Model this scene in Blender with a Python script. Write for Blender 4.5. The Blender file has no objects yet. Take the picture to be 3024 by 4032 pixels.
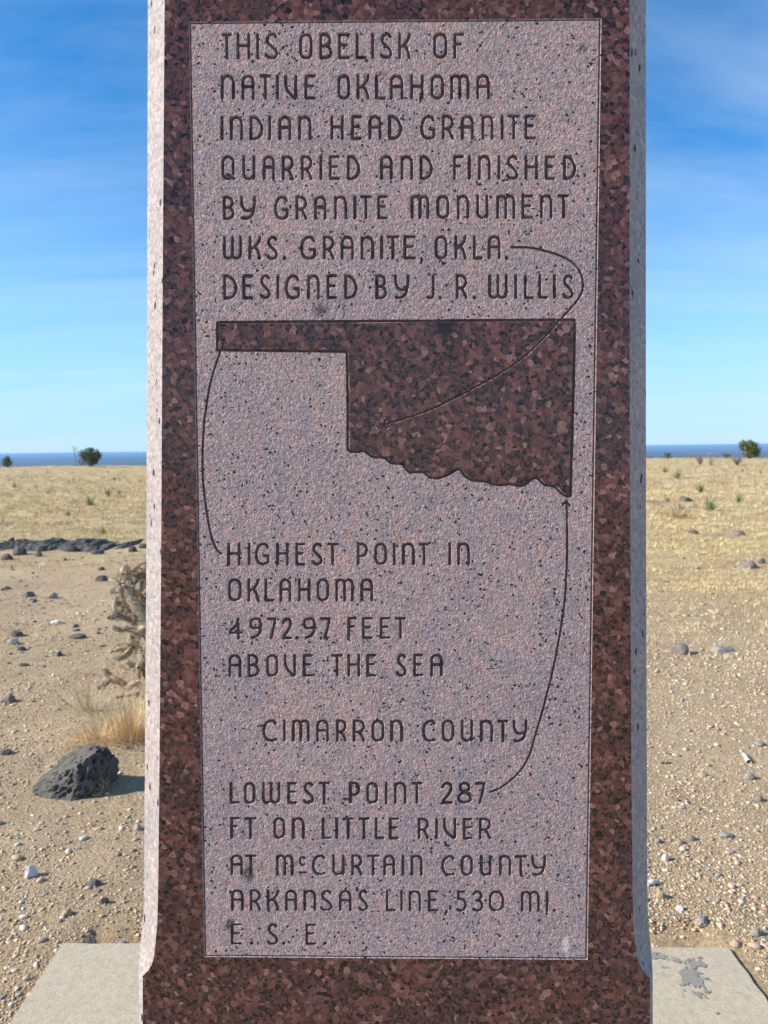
import bpy, bmesh, math, random
import numpy as np
from mathutils import Matrix, Vector, Euler

R = math.radians
rng = np.random.default_rng(7)
random.seed(7)
scene = bpy.context.scene
C = scene.collection

# ------------------------------------------------------------------ camera, light, exposure
F = 3000.0                       # focal length in pixels of the 3024 x 4032 photograph
PITCH = math.atan((2016 - 1767) / F)
ROLL = -0.013
CAM_H = 1.5
cp, sp = math.cos(PITCH), math.sin(PITCH)
_fw = np.array([0, cp, -sp]); _up0 = np.array([0, sp, cp]); _ri0 = np.array([1., 0, 0])
_c, _s = math.cos(ROLL), math.sin(ROLL)
_ri = _c * _ri0 + _s * _up0
_up = -_s * _ri0 + _c * _up0
cam_pos = np.array([0, 0, CAM_H])
cd = bpy.data.cameras.new('camera')
cam = bpy.data.objects.new('camera', cd)
C.objects.link(cam)
cam.matrix_world = Matrix(((_ri[0], _up[0], -_fw[0], 0), (_ri[1], _up[1], -_fw[1], 0),
                           (_ri[2], _up[2], -_fw[2], CAM_H), (0, 0, 0, 1)))
cd.sensor_fit = 'VERTICAL'; cd.sensor_height = 36.0; cd.lens = F / 4032 * 36
cd.clip_start = 0.05; cd.clip_end = 300000
cd.dof.use_dof = True; cd.dof.focus_distance = 0.98; cd.dof.aperture_fstop = 12.0
scene.camera = cam

SUN_EL, SUN_AZ = 31.0, 7.5       # the sun stands left of the camera, a few degrees in front of the stone's face
sd = bpy.data.lights.new('sun', 'SUN'); sd.energy = 4.8; sd.angle = R(0.55); sd.color = (1.0, 0.93, 0.82)
sun = bpy.data.objects.new('sun', sd); C.objects.link(sun)
to_sun = Vector((-math.cos(R(SUN_AZ)) * math.cos(R(SUN_EL)), -math.sin(R(SUN_AZ)) * math.cos(R(SUN_EL)), math.sin(R(SUN_EL))))
sun.rotation_euler = to_sun.to_track_quat('Z', 'Y').to_euler()

world = bpy.data.worlds.new('World'); scene.world = world; world.use_nodes = True
wn, wl = world.node_tree.nodes, world.node_tree.links
wn.clear()
w_out = wn.new('ShaderNodeOutputWorld'); w_bg = wn.new('ShaderNodeBackground'); w_bg.inputs['Strength'].default_value = 0.14
sky = wn.new('ShaderNodeTexSky'); sky.sky_type = 'NISHITA'; sky.sun_disc = False
sky.sun_elevation = R(SUN_EL); sky.sun_rotation = R(270 - SUN_AZ); sky.altitude = 1500; sky.air_density = 1.0; sky.dust_density = 0.0; sky.ozone_density = 1.8
hs = wn.new('ShaderNodeHueSaturation'); hs.inputs['Saturation'].default_value = 1.36; hs.inputs['Value'].default_value = 0.98
wl.new(sky.outputs[0], hs.inputs['Color'])
tc = wn.new('ShaderNodeTexCoord'); sx = wn.new('ShaderNodeSeparateXYZ'); wl.new(tc.outputs['Generated'], sx.inputs[0])
def wmath(op, a, b, clamp=False):
    m = wn.new('ShaderNodeMath'); m.operation = op; m.use_clamp = clamp
    for i, v in enumerate((a, b)):
        if v is None: continue
        if isinstance(v, (int, float)): m.inputs[i].default_value = v
        else: wl.new(v, m.inputs[i])
    return m.outputs[0]
zz = wmath('ADD', wmath('MAXIMUM', sx.outputs[2], 0.0), 0.12)
cx = wmath('DIVIDE', sx.outputs[0], zz); cy = wmath('DIVIDE', sx.outputs[1], zz)
cb = wn.new('ShaderNodeCombineXYZ'); wl.new(cx, cb.inputs[0]); wl.new(cy, cb.inputs[1])
mp = wn.new('ShaderNodeMapping'); mp.inputs['Scale'].default_value = (0.55, 1.3, 1); mp.inputs['Rotation'].default_value = (0, 0, R(28)); wl.new(cb.outputs[0], mp.inputs[0])
n1 = wn.new('ShaderNodeTexNoise'); n1.inputs['Scale'].default_value = 0.9; n1.inputs['Detail'].default_value = 9; n1.inputs['Roughness'].default_value = 0.58; n1.inputs['Distortion'].default_value = 0.7
wl.new(mp.outputs[0], n1.inputs['Vector'])
hz = wn.new('ShaderNodeValToRGB')                     # clear pale cyan towards the horizon all round
hz.color_ramp.elements[0].position = 0.0; hz.color_ramp.elements[0].color = (.85, .85, .85, 1)
hz.color_ramp.interpolation = 'EASE'; hz.color_ramp.elements[1].position = 0.29; hz.color_ramp.elements[1].color = (0, 0, 0, 1)
wl.new(sx.outputs[2], hz.inputs[0])
hmix = wn.new('ShaderNodeMixRGB'); wl.new(hz.outputs[0], hmix.inputs[0]); wl.new(hs.outputs[0], hmix.inputs[1]); hmix.inputs[2].default_value = (1.6, 3.1, 4.6, 1)
cr = wn.new('ShaderNodeValToRGB'); cr.color_ramp.elements[0].position = 0.36; cr.color_ramp.elements[1].position = 0.80
cr.color_ramp.elements[1].color = (0.50, 0.50, 0.50, 1); wl.new(n1.outputs[0], cr.inputs[0])
mx = wn.new('ShaderNodeMixRGB'); wl.new(cr.outputs[0], mx.inputs[0]); wl.new(hmix.outputs[0], mx.inputs[1])
mx.inputs[2].default_value = (3.4, 4.1, 4.9, 1)
wl.new(mx.outputs[0], w_bg.inputs['Color']); wl.new(w_bg.outputs[0], w_out.inputs['Surface'])

scene.view_settings.view_transform = 'Standard'; scene.view_settings.look = 'None'
scene.view_settings.gamma = 1.0; scene.view_settings.use_curve_mapping = False
scene.view_settings.exposure = 0.66
scene.cycles.volume_bounces = 0
scene.cycles.max_bounces = 6

# ------------------------------------------------------------------ helpers
def ray(px, py):
    return (px - 1512) / F * _ri + (2016 - py) / F * _up + _fw

def hash3(ix, iy, iz, s):
    n = (ix.astype(np.int64) * 374761393 + iy.astype(np.int64) * 668265263 + iz.astype(np.int64) * 2147483647 + s * 1274126177) & 0xffffffff
    n = ((n ^ (n >> 13)) * 1274126177) & 0xffffffff
    n = ((n ^ (n >> 16)) * 2246822519) & 0xffffffff
    return ((n ^ (n >> 15)) & 0xffffff) / float(0xffffff)

def vnoise(x, y, z, s=0):
    x, y, z = np.broadcast_arrays(np.asarray(x, float), np.asarray(y, float), np.asarray(z, float))
    ix, iy, iz = np.floor(x), np.floor(y), np.floor(z)
    fx, fy, fz = x - ix, y - iy, z - iz
    fx, fy, fz = [t * t * (3 - 2 * t) for t in (fx, fy, fz)]
    o = 0
    for dx in (0, 1):
        for dy in (0, 1):
            for dz in (0, 1):
                w = (fx if dx else 1 - fx) * (fy if dy else 1 - fy) * (fz if dz else 1 - fz)
                o = o + w * hash3(ix + dx, iy + dy, iz + dz, s)
    return o * 2 - 1

def fbm(x, y, z=0.0, o=4, s=0):
    r, a, f = 0, 1.0, 1.0
    for i in range(o):
        r = r + a * vnoise(x * f, y * f, z * f, s + i); a *= 0.5; f *= 2.03
    return r / 1.9

def mesh_np(name, verts, faces, mat=None, parent=None, smooth=False, link=True, colors=None):
    """verts (n,3) array; faces (m,3) or (m,4) array"""
    me = bpy.data.meshes.new(name)
    v = np.ascontiguousarray(verts, dtype=np.float32); f = np.ascontiguousarray(faces, dtype=np.int32)
    k = f.shape[1]
    me.vertices.add(len(v)); me.vertices.foreach_set('co', v.ravel())
    me.loops.add(f.size); me.loops.foreach_set('vertex_index', f.ravel())
    me.polygons.add(len(f)); me.polygons.foreach_set('loop_start', np.arange(0, f.size, k, dtype=np.int32))
    me.polygons.foreach_set('loop_total', np.full(len(f), k, dtype=np.int32))
    if smooth: me.polygons.foreach_set('use_smooth', np.ones(len(f), dtype=bool))
    me.update(calc_edges=True)
    if colors is not None:
        a = me.color_attributes.new('tint', 'FLOAT_COLOR', 'POINT')
        c = np.ones((len(v), 4), dtype=np.float32); c[:, :3] = colors
        a.data.foreach_set('color', c.ravel())
    if mat: me.materials.append(mat)
    o = bpy.data.objects.new(name, me)
    if link: C.objects.link(o)
    if parent: o.parent = parent
    return o

def tag(o, label=None, cat=None, group=None, kind=None):
    if label: o['label'] = label
    if cat: o['category'] = cat
    if group: o['group'] = group
    if kind: o['kind'] = kind
    return o

def empty(name, loc=(0, 0, 0), rot=(0, 0, 0), label=None, cat=None, group=None):
    o = bpy.data.objects.new(name, None); o.location = loc; o.rotation_euler = rot; C.objects.link(o)
    return tag(o, label, cat, group)

class NT:
    def __init__(s, name):
        s.m = bpy.data.materials.new(name); s.m.use_nodes = True
        s.n, s.l = s.m.node_tree.nodes, s.m.node_tree.links
        s.b = s.n['Principled BSDF']
        s.co = s.n.new('ShaderNodeTexCoord')
    def node(s, t, ins=None, **kw):
        x = s.n.new(t)
        for k, v in kw.items(): setattr(x, k, v)
        for k, v in (ins or {}).items():
            if hasattr(v, 'is_output'): s.l.new(v, x.inputs[k])
            else: x.inputs[k].default_value = v
        return x
    def noise(s, scale, detail=4, rough=0.55, vec=None, dist=0.0):
        return s.node('ShaderNodeTexNoise', {'Scale': scale, 'Detail': detail, 'Roughness': rough, 'Distortion': dist, 'Vector': vec or s.co.outputs['Object']})
    def ramp(s, src, stops, interp='LINEAR'):
        r = s.n.new('ShaderNodeValToRGB'); e = r.color_ramp.elements; r.color_ramp.interpolation = interp
        while len(e) < len(stops): e.new(0.5)
        for q, (p, c) in zip(e, stops):
            q.position = p; q.color = (*c, 1) if hasattr(c, '__len__') else (c, c, c, 1)
        s.l.new(src, r.inputs[0]); return r.outputs[0]
    def mix(s, f, a, b, mode='MIX'):
        x = s.n.new('ShaderNodeMixRGB'); x.blend_type = mode
        for i, v in enumerate((f, a, b)):
            if hasattr(v, 'is_output'): s.l.new(v, x.inputs[i])
            elif i == 0: x.inputs[0].default_value = v
            else: x.inputs[i].default_value = (*v, 1)
        return x.outputs[0]
    def math(s, op, a, b=0.0, clamp=False):
        x = s.n.new('ShaderNodeMath'); x.operation = op; x.use_clamp = clamp
        for i, v in enumerate((a, b)):
            if hasattr(v, 'is_output'): s.l.new(v, x.inputs[i])
            else: x.inputs[i].default_value = v
        return x.outputs[0]
    def vscale(s, vec, sc):
        return s.node('ShaderNodeMapping', {'Vector': vec, 'Scale': sc}).outputs[0]
    def bump(s, h, strength, dist):
        x = s.node('ShaderNodeBump', {'Height': h, 'Strength': strength, 'Distance': dist}); s.l.new(x.outputs[0], s.b.inputs['Normal']); return x
    def fin(s, col=None, rough=0.8, spec=0.3):
        if col is not None:
            if hasattr(col, 'is_output'): s.l.new(col, s.b.inputs['Base Color'])
            else: s.b.inputs['Base Color'].default_value = (*col, 1)
        if hasattr(rough, 'is_output'): s.l.new(rough, s.b.inputs['Roughness'])
        else: s.b.inputs['Roughness'].default_value = rough
        s.b.inputs['Specular IOR Level'].default_value = spec
        return s.m

# ------------------------------------------------------------------ frame of the leaning front face (used by the carving and by the stains that sit on it)
YAW, TILT, LEAN = -0.0143, 0.0112, 0.020
def rotx(t): return np.array([[1, 0, 0], [0, math.cos(t), -math.sin(t)], [0, math.sin(t), math.cos(t)]])
def roty(t): return np.array([[math.cos(t), 0, math.sin(t)], [0, 1, 0], [-math.sin(t), 0, math.cos(t)]])
def rotz(t): return np.array([[math.cos(t), -math.sin(t), 0], [math.sin(t), math.cos(t), 0], [0, 0, 1]])
RM = rotz(YAW) @ roty(TILT)
PC = np.array([0.014, 0.97, CAM_H - 0.079])                    # panel centre
BASE = PC - RM @ np.array([0, 0, PC[2]]) ; BASE[2] = PC[2] - (RM @ np.array([0, 0, PC[2]]))[2]
BASE = PC - RM @ np.array([0.0, 0.0, PC[2] - 0.02])
ZC = PC[2] - 0.02                                              # height of the panel centre over the base, monument frame
RF = RM @ rotx(-LEAN)                                          # face frame: x right, y into the stone, z up the face
def face_uv(px, py):
    """where the line of sight through a pixel meets the front face: metres right / up from the panel centre"""
    px = np.asarray(px, float); py = np.asarray(py, float)
    v = (px[..., None] - 1512) / F * _ri + (2016 - py[..., None]) / F * _up + _fw
    n = RF[:, 1]
    t = np.dot(PC - cam_pos, n) / (v @ n)
    p = cam_pos + t[..., None] * v - PC
    return p @ RF[:, 0], p @ RF[:, 2]
def uvp(px, py):
    u, v = face_uv(np.array([px]), np.array([py])); return float(u[0]), float(v[0])
SPOTS = dict(polished=[((1752, 1298), .016, 1.0, 0), ((1765, 1275), .012, 1.0, 0), ((2535, 3930), .022, .5, 0), ((1262, 3060), .009, 1, 0)],
             pecked=[((1262, 1218), .011, 1.0, 0), ((2228, 3722), .006, .45, 1), ((1184, 915), .004, 1.6, 1), ((2155, 712), .003, 1, 1), ((818, 3503), .0025, 1, 1), ((2295, 190), .007, 1, 0), ((902, 3640), .008, .8, 0), ((980, 3440), .009, .6, 0)])

# ------------------------------------------------------------------ materials
def granite(name, kind):
    m = NT(name)
    base = m.co.outputs['Object']
    wob = m.noise(70, 3)
    off = m.node('ShaderNodeVectorMath', {0: wob.outputs['Color'], 1: (0.5, 0.5, 0.5)}, operation='SUBTRACT').outputs[0]
    off = m.node('ShaderNodeVectorMath', {0: off, 'Scale': 0.006}, operation='SCALE').outputs[0]
    vec = m.node('ShaderNodeVectorMath', {0: base, 1: off}, operation='ADD').outputs[0]
    v1 = m.node('ShaderNodeTexVoronoi', {'Scale': 158.0, 'Vector': vec, 'Randomness': 1.0, 'Smoothness': 0.12}, feature='SMOOTH_F1')
    ve = m.node('ShaderNodeTexVoronoi', {'Scale': 158.0, 'Vector': vec, 'Randomness': 1.0}, feature='DISTANCE_TO_EDGE')
    v2 = m.node('ShaderNodeTexVoronoi', {'Scale': 300.0, 'Vector': vec, 'Randomness': 1.0, 'Smoothness': 0.15}, feature='SMOOTH_F1')
    rnd = m.node('ShaderNodeSeparateColor', {0: v1.outputs['Color']}).outputs
    rnd2 = m.node('ShaderNodeSeparateColor', {0: v2.outputs['Color']}).outputs
    clus = m.noise(17, 3, 0.6)
    if kind == 'polished':
        big = m.ramp(rnd[0], [(0, (.018, .016, .018)), (.14, (.06, .055, .052)), (.28, (.115, .066, .056)), (.44, (.150, .090, .076)), (.60, (.185, .122, .106)), (.76, (.125, .060, .050)), (.88, (.29, .215, .195)), (.985, (.10, .045, .038))], 'LINEAR')
        small = m.ramp(rnd2[1], [(0, (.014, .014, .018)), (.26, (.040, .036, .040)), (.48, (.085, .055, .048)), (.72, (.125, .078, .066)), (.9, (.060, .058, .066))], 'LINEAR')
    elif kind == 'pecked':
        big = m.ramp(rnd[0], [(0, (.31, .285, .285)), (.2, (.35, .30, .295)), (.38, (.385, .305, .29)), (.58, (.42, .345, .33)), (.75, (.365, .275, .26)), (.9, (.45, .375, .36)), (.975, (.33, .22, .20))], 'LINEAR')
        small = m.ramp(rnd2[1], [(0, (.22, .22, .25)), (.2, (.29, .29, .31)), (.5, (.35, .30, .30)), (.78, (.41, .345, .33)), (.92, (.31, .32, .35))], 'LINEAR')
    elif kind == 'groove':
        big = m.ramp(rnd[0], [(0, (.05, .038, .042)), (.2, (.12, .075, .072)), (.6, (.15, .098, .09)), (.9, (.12, .065, .06))], 'LINEAR')
        small = m.ramp(rnd2[1], [(0, (.06, .05, .055)), (.35, (.12, .085, .08)), (.7, (.16, .11, .10))], 'LINEAR')
    else:  # sawn
        big = m.ramp(rnd[0], [(0, (.30, .30, .31)), (.18, (.36, .35, .355)), (.35, (.40, .375, .365)), (.6, (.45, .425, .415)), (.8, (.37, .33, .32)), (.92, (.46, .45, .44))], 'LINEAR')
        small = m.ramp(rnd2[1], [(0, (.22, .22, .23)), (.1, (.33, .325, .335)), (.5, (.41, .385, .375)), (.85, (.36, .355, .365))], 'LINEAR')
    sel = m.math('ADD', clus.outputs[0], m.math('MULTIPLY', rnd[2], 0.55))
    selm = m.ramp(sel, [(.74, 0.0), (.82, 1.0)])
    col = m.mix(selm, big, small)
    # each grain is a little different, clearer at its rim and cloudy inside
    rim = m.ramp(ve.outputs['Distance'], [(.0, 0.6), (.05, 1.4), (.14, 1.12), (.35, .86)])
    amt = {'polished': 0.8, 'pecked': 0.35, 'groove': 0.5, 'sawn': 0.2}[kind]
    col = m.mix(amt, col, m.mix(1.0, col, rim, 'MULTIPLY'))
    mid_ = m.noise(150, 4, 0.75)
    col = m.mix(0.8, col, m.mix(1.0, col, m.ramp(mid_.outputs[0], [(.28, .55), (.72, 1.45)]), 'MULTIPLY'))
    fine = m.noise(900, 3, 0.7)
    col = m.mix(0.5, col, m.mix(1.0, col, m.ramp(fine.outputs[0], [(.25, .55), (.75, 1.45)]), 'MULTIPLY'))
    patch = m.noise(5.5, 3, 0.6)
    col = m.mix(0.6, col, m.mix(1.0, col, m.ramp(patch.outputs[0], [(.3, (.78, .84, .95)), (.7, (1.18, 1.08, 1.02))]), 'MULTIPLY'))
    for (px_, py_), rad_, sc_, bw in SPOTS.get(kind, []):
        u_, v_ = uvp(px_, py_)
        dv = m.node('ShaderNodeVectorMath', {0: m.vscale(vec, (1, 0, sc_)), 1: (u_, 0, v_ * sc_)}, operation='DISTANCE').outputs['Value']
        dn = m.math('ADD', dv, m.math('MULTIPLY', m.math('SUBTRACT', mid_.outputs[0], 0.5), rad_ * 1.3))
        tint_ = (.02, .026, .03) if bw == 0 else (.7, .7, .72)
        col = m.mix(m.ramp(m.math('DIVIDE', dn, rad_), [(.45, .85), (1.0, 0.0)]), col, tint_)
    if kind == 'pecked':
        # quartz shows blue-grey and dark mica grains break out as small black pits
        q = m.noise(38, 4, 0.65)
        col = m.mix(m.ramp(q.outputs[0], [(.50, 0.0), (.66, .6)]), col, (.22, .235, .275))
        pv = m.node('ShaderNodeTexVoronoi', {'Scale': 400.0, 'Vector': vec, 'Randomness': 1.0})
        pr = m.node('ShaderNodeSeparateColor', {0: pv.outputs['Color']}).outputs[0]
        pn = m.noise(60, 3, 0.7)
        pit = m.math('MULTIPLY', m.ramp(m.math('ADD', pr, m.math('MULTIPLY', pn.outputs[0], 0.35)), [(1.085, 0.0), (1.10, 1.0)]), m.ramp(pv.outputs['Distance'], [(.25, 1.0), (.62, 0.0)]))
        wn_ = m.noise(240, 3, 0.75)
        col = m.mix(m.ramp(wn_.outputs[0], [(.54, 0.0), (.66, .7)]), col, (.62, .54, .52))  # pale specks: fine highlights of the rough stone put into its colour
        col = m.mix(m.ramp(wn_.outputs[0], [(.34, .75), (.45, 0.0)]), col, (.13, .13, .165))
        # black grains of mica (their own colour)
        g = m.ramp(m.math('ADD', rnd2[0], m.math('MULTIPLY', pn.outputs[0], 0.3)), [(0, 0.0), (1.03, 0.0), (1.05, 1.0)])
        g = m.math('MULTIPLY', m.math('GREATER_THAN', m.math('ADD', rnd2[0], m.math('MULTIPLY', pn.outputs[0], 0.3)), 1.225), 1.0)
        pit = m.math('MAXIMUM', g, m.math('GREATER_THAN', m.math('ADD', pr, m.math('MULTIPLY', clus.outputs[0], 0.12)), 1.036))
        col = m.mix(1.0, col, (1.19, 1.0, .955), 'MULTIPLY')
        col = m.mix(pit, col, (.018, .018, .022))
        h1 = m.noise(330, 4, 0.7)
        h2 = m.node('ShaderNodeTexVoronoi', {'Scale': 420.0, 'Vector': vec, 'Randomness': 1.0})
        h = m.math('ADD', h1.outputs[0], m.math('MULTIPLY', h2.outputs['Distance'], -0.5))
        h = m.math('SUBTRACT', h, m.math('MULTIPLY', pit, 0.6))
        m.bump(h, 0.9, 0.0019)
        return m.fin(col, 0.75, 0.3)
    if kind == 'polished':
        pn = m.noise(14, 4)
        m.b.inputs['IOR'].default_value = 1.45
        col = m.mix(1.0, col, (1.06, .745, .675), 'MULTIPLY')
        col = m.node('ShaderNodeHueSaturation', {'Color': col, 'Value': 1.0, 'Saturation': 1.0}).outputs[0]
        return m.fin(col, m.ramp(pn.outputs[0], [(.3, .12), (.7, .24)]), 0.4)
    if kind == 'groove':
        h1 = m.noise(500, 3, 0.6); m.bump(h1.outputs[0], 0.4, 0.0006)
        return m.fin(col, 0.6, 0.3)
    h1 = m.noise(260, 5, 0.75); m.bump(h1.outputs[0], 0.7, 0.0014)
    pv = m.node('ShaderNodeTexVoronoi', {'Scale': 150.0, 'Vector': m.vscale(vec, (1, 1, .5)), 'Randomness': 1.0})
    pr = m.node('ShaderNodeSeparateColor', {0: pv.outputs['Color']}).outputs[0]
    col = m.mix(m.math('MULTIPLY', m.ramp(pr, [(.955, 0.0), (.96, 1.0)]), m.ramp(pv.outputs['Distance'], [(.3, 1.0), (.5, 0.0)])), col, (.03, .03, .035))
    zs = m.node('ShaderNodeSeparateXYZ', {0: base}).outputs[2]
    zn = m.math('ADD', zs, m.math('MULTIPLY', m.noise(6, 3).outputs[0], 0.35))
    # the lower chamfer is pinker, the upper part greyer
    col = m.mix(m.ramp(zn, [(1.0, .75), (1.75, 0.05)]), col, m.mix(1.0, col, (1.0, .83, .78), 'MULTIPLY'))
    col = m.mix(1.0, col, (.97, 1.0, .98), 'MULTIPLY')
    return m.fin(col, 0.7, 0.3)

def rock_mat(name, a, b, scale=14, rough=0.9, bumps=0.5, dist=0.01):
    m = NT(name)
    n = m.noise(scale, 6, 0.65); n2 = m.noise(scale * 7, 4, 0.7)
    col = m.mix(n.outputs[0], a, b)
    col = m.mix(0.6, col, m.mix(1.0, col, m.ramp(n2.outputs[0], [(.25, .55), (.75, 1.4)]), 'MULTIPLY'))
    m.bump(n2.outputs[0], bumps, dist)
    return m.fin(col, rough, 0.3)

def tint_mat(name, rough=0.8, amount=0.35, scale=60, trans=0.0):
    m = NT(name)
    at = m.node('ShaderNodeAttribute', attribute_name='tint')
    n = m.noise(scale, 4, 0.6)
    col = m.mix(amount, at.outputs['Color'], m.mix(1.0, at.outputs['Color'], m.ramp(n.outputs[0], [(.25, .55), (.75, 1.4)]), 'MULTIPLY'))
    return m.fin(col, rough, 0.25)

M = dict(
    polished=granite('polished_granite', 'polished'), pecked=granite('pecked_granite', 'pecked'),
    groove=granite('cut_granite', 'groove'), sawn=granite('sawn_granite', 'sawn'),
    basalt=rock_mat('vesicular_basalt', (.06, .058, .06), (.19, .17, .14), 9, .92, .8, .006),
    dark_rock=rock_mat('dark_basalt', (.060, .058, .058), (.16, .145, .125), 9, .9, .7, .02),
    brown_rock=rock_mat('brown_grey_rock', (.17, .14, .12), (.27, .23, .20), 14),
    grey_rock=rock_mat('grey_rock', (.22, .21, .19), (.36, .34, .30), 18),
    slate_rock=rock_mat('slate_rock', (.07, .075, .085), (.17, .16, .15), 22),
    white_rock=rock_mat('white_quartz', (.62, .61, .60), (.78, .76, .73), 20, .7),
    tan_rock=rock_mat('tan_rock', (.34, .25, .15), (.48, .37, .24), 20, .75),
    pink_rock=rock_mat('pink_rock', (.38, .27, .22), (.48, .37, .31), 20, .75),
    olive_rock=rock_mat('olive_rock', (.22, .20, .14), (.30, .27, .19), 20, .75),
    bone=rock_mat('bleached_wood', (.66, .62, .55), (.80, .77, .70), 25, .7),
    gravel=tint_mat('gravel', 0.8, 0.5, 120), straw=tint_mat('dry_grass', 0.8, 0.2, 30), leaf=tint_mat('green_leaf', 0.7, 0.25, 20),
)

def ground_material():
    m = NT('sandy_soil')
    P = m.node('ShaderNodeNewGeometry').outputs['Position']
    xyz = m.node('ShaderNodeSeparateXYZ', {0: P}).outputs
    n1 = m.noise(0.9, 6, 0.65, P); n2 = m.noise(9, 5, 0.7, P); n3 = m.noise(75, 5, 0.75, P)
    sand = m.mix(m.ramp(n1.outputs[0], [(.35, 0.0), (.65, 1.0)]), (.45, .325, .195), (.57, .435, .275))
    sand = m.mix(m.ramp(n2.outputs[0], [(.45, 0.0), (.75, .5)]), sand, (.33, .235, .145))
    straw = m.mix(n2.outputs[0], (.52, .395, .195), (.68, .55, .285))
    stre = m.noise(2.2, 6, 0.7, m.vscale(P, (.35, 1, 1)))
    straw = m.mix(m.ramp(stre.outputs[0], [(.40, .0), (.62, .8)]), straw, (.40, .265, .17))
    straw = m.mix(m.ramp(m.noise(.7, 5, .7, m.vscale(P, (.3, 1.2, 1))).outputs[0], [(.52, 0.0), (.66, .55)]), straw, (.33, .24, .17))
    # grass starts nearer on the right of the stone than on the left
    side = m.math('MULTIPLY', xyz[0], 0.55)
    d = m.math('ADD', m.math('ADD', xyz[1], side), m.math('MULTIPLY', n1.outputs[0], 4.0))
    col = m.mix(m.ramp(m.math('MULTIPLY', d, 0.05), [(.42, 0.0), (.62, 1.0)]), sand, straw)
    col = m.mix(0.75, col, m.mix(1.0, col, m.ramp(n3.outputs[0], [(.3, .42), (.7, 1.5)]), 'MULTIPLY'))
    h = m.math('ADD', m.math('MULTIPLY', n3.outputs[0], 1.0), m.math('MULTIPLY', n2.outputs[0], 1.6))
    m.bump(h, 1.0, 0.018)
    return m.fin(col, 0.95, 0.1)

def concrete_material():
    m = NT('concrete')
    n1 = m.noise(4, 6, 0.65); n2 = m.noise(55, 5, 0.7); n3 = m.noise(260, 3, 0.7)
    col = m.mix(n1.outputs[0], (.46, .385, .27), (.56, .49, .365))
    col = m.mix(m.ramp(n2.outputs[0], [(.42, 0.0), (.7, .5)]), col, (.33, .27, .21))
    col = m.mix(0.6, col, m.mix(1.0, col, m.ramp(n3.outputs[0], [(.3, .6), (.7, 1.3)]), 'MULTIPLY'))
    v = m.node('ShaderNodeTexVoronoi', {'Scale': 9.0, 'Vector': m.co.outputs['Object']})
    col = m.mix(m.ramp(v.outputs['Distance'], [(.03, 1.0), (.06, 0.0)]), col, (.10, .08, .07))
    m.bump(m.math('ADD', n2.outputs[0], n3.outputs[0]), 0.5, 0.003)
    return m.fin(col, 0.9, 0.25)
M['ground'] = ground_material(); M['concrete'] = concrete_material()

# ------------------------------------------------------------------ ground, far plain, haze
def H(x, y):
    x = np.asarray(x, float); y = np.asarray(y, float)
    r = np.hypot(x, y)
    near = np.clip((r - 2.6) / 4, 0, 1)
    h = fbm(x * .9, y * .9, 3.1, 3, 11) * 0.05 * near + fbm(x * 5, y * 5, 1.7, 3, 21) * .012 * np.clip((r - 1.2), 0.25, 1) \
        + fbm(x * .12, y * .12, 9.3, 3, 31) * 0.28 * np.clip((r - 9) / 30, 0, 1) + np.abs(fbm(x * 1.4, y * 2.2, 5.5, 3, 41)) * .20 * np.clip((r - 12) / 10, 0, 1)
    inslab = np.clip((0.97 - np.maximum(np.abs(x - .03) / 1.0, np.abs(y - 1.27) / 1.05)) / .05, 0, 1)
    mm_ = np.maximum(np.abs(x - .03) / 1.035, np.abs(y - 1.27) / 1.055)
    h = h * np.clip((mm_ - .95) / .3, .12, 1) + .010 * np.exp(-((mm_ - 1.03) / .07) ** 2)
    return h * (1 - .7 * inslab) - 0.035 * (r < 60) * inslab + 0.0

def at(px, py, z0=0.0):
    v = ray(px, py)
    t = (z0 - CAM_H) / v[2]
    for i in range(6):
        p = cam_pos + t * v
        z = float(H(p[0], p[1])) if z0 == 0.0 else z0
        t2 = (z - CAM_H) / v[2]
        t = t2 if v[2] < -0.05 else 0.5 * (t + t2)
    p = cam_pos + t * v
    r = math.hypot(p[0], p[1])
    if r > 84:
        p = p * (84 / r)
    return np.array([p[0], p[1], float(H(p[0], p[1])) if z0 == 0.0 else z0])

def m_per_px(p):
    return float(np.dot(np.asarray(p) - cam_pos, _fw)) / F

rr = np.concatenate([[0.02], np.geomspace(.5, 88, 300), [93, 120, 200, 420, 900, 1500]])
th = np.concatenate([np.arange(-36, 36, .2), np.arange(36, 324, 4.0)]) * math.pi / 180
TH, RR = np.meshgrid(th, rr)
X, Y = RR * np.sin(TH), RR * np.cos(TH)
Z = H(X, Y)
drop = np.interp(RR, [88, 93, 120, 200, 420, 900, 1500], [0, -1.6, -12, -45, -110, -190, -203])
Z = np.where(RR > 88.5, drop + fbm(X * .01, Y * .01, 0, 3, 5) * 4 * (RR > 100), Z)
n_t = len(th); n_r = len(rr)
idx = np.arange(n_r * n_t).reshape(n_r, n_t)
a, b = idx[:-1], idx[1:]
quads = np.stack([a, b, np.roll(b, -1, 1), np.roll(a, -1, 1)], -1).reshape(-1, 4)[:, ::-1]
g = mesh_np('ground', np.stack([X, Y, Z], -1).reshape(-1, 3), quads, M['ground'], smooth=True)
tag(g, kind='structure')

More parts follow.
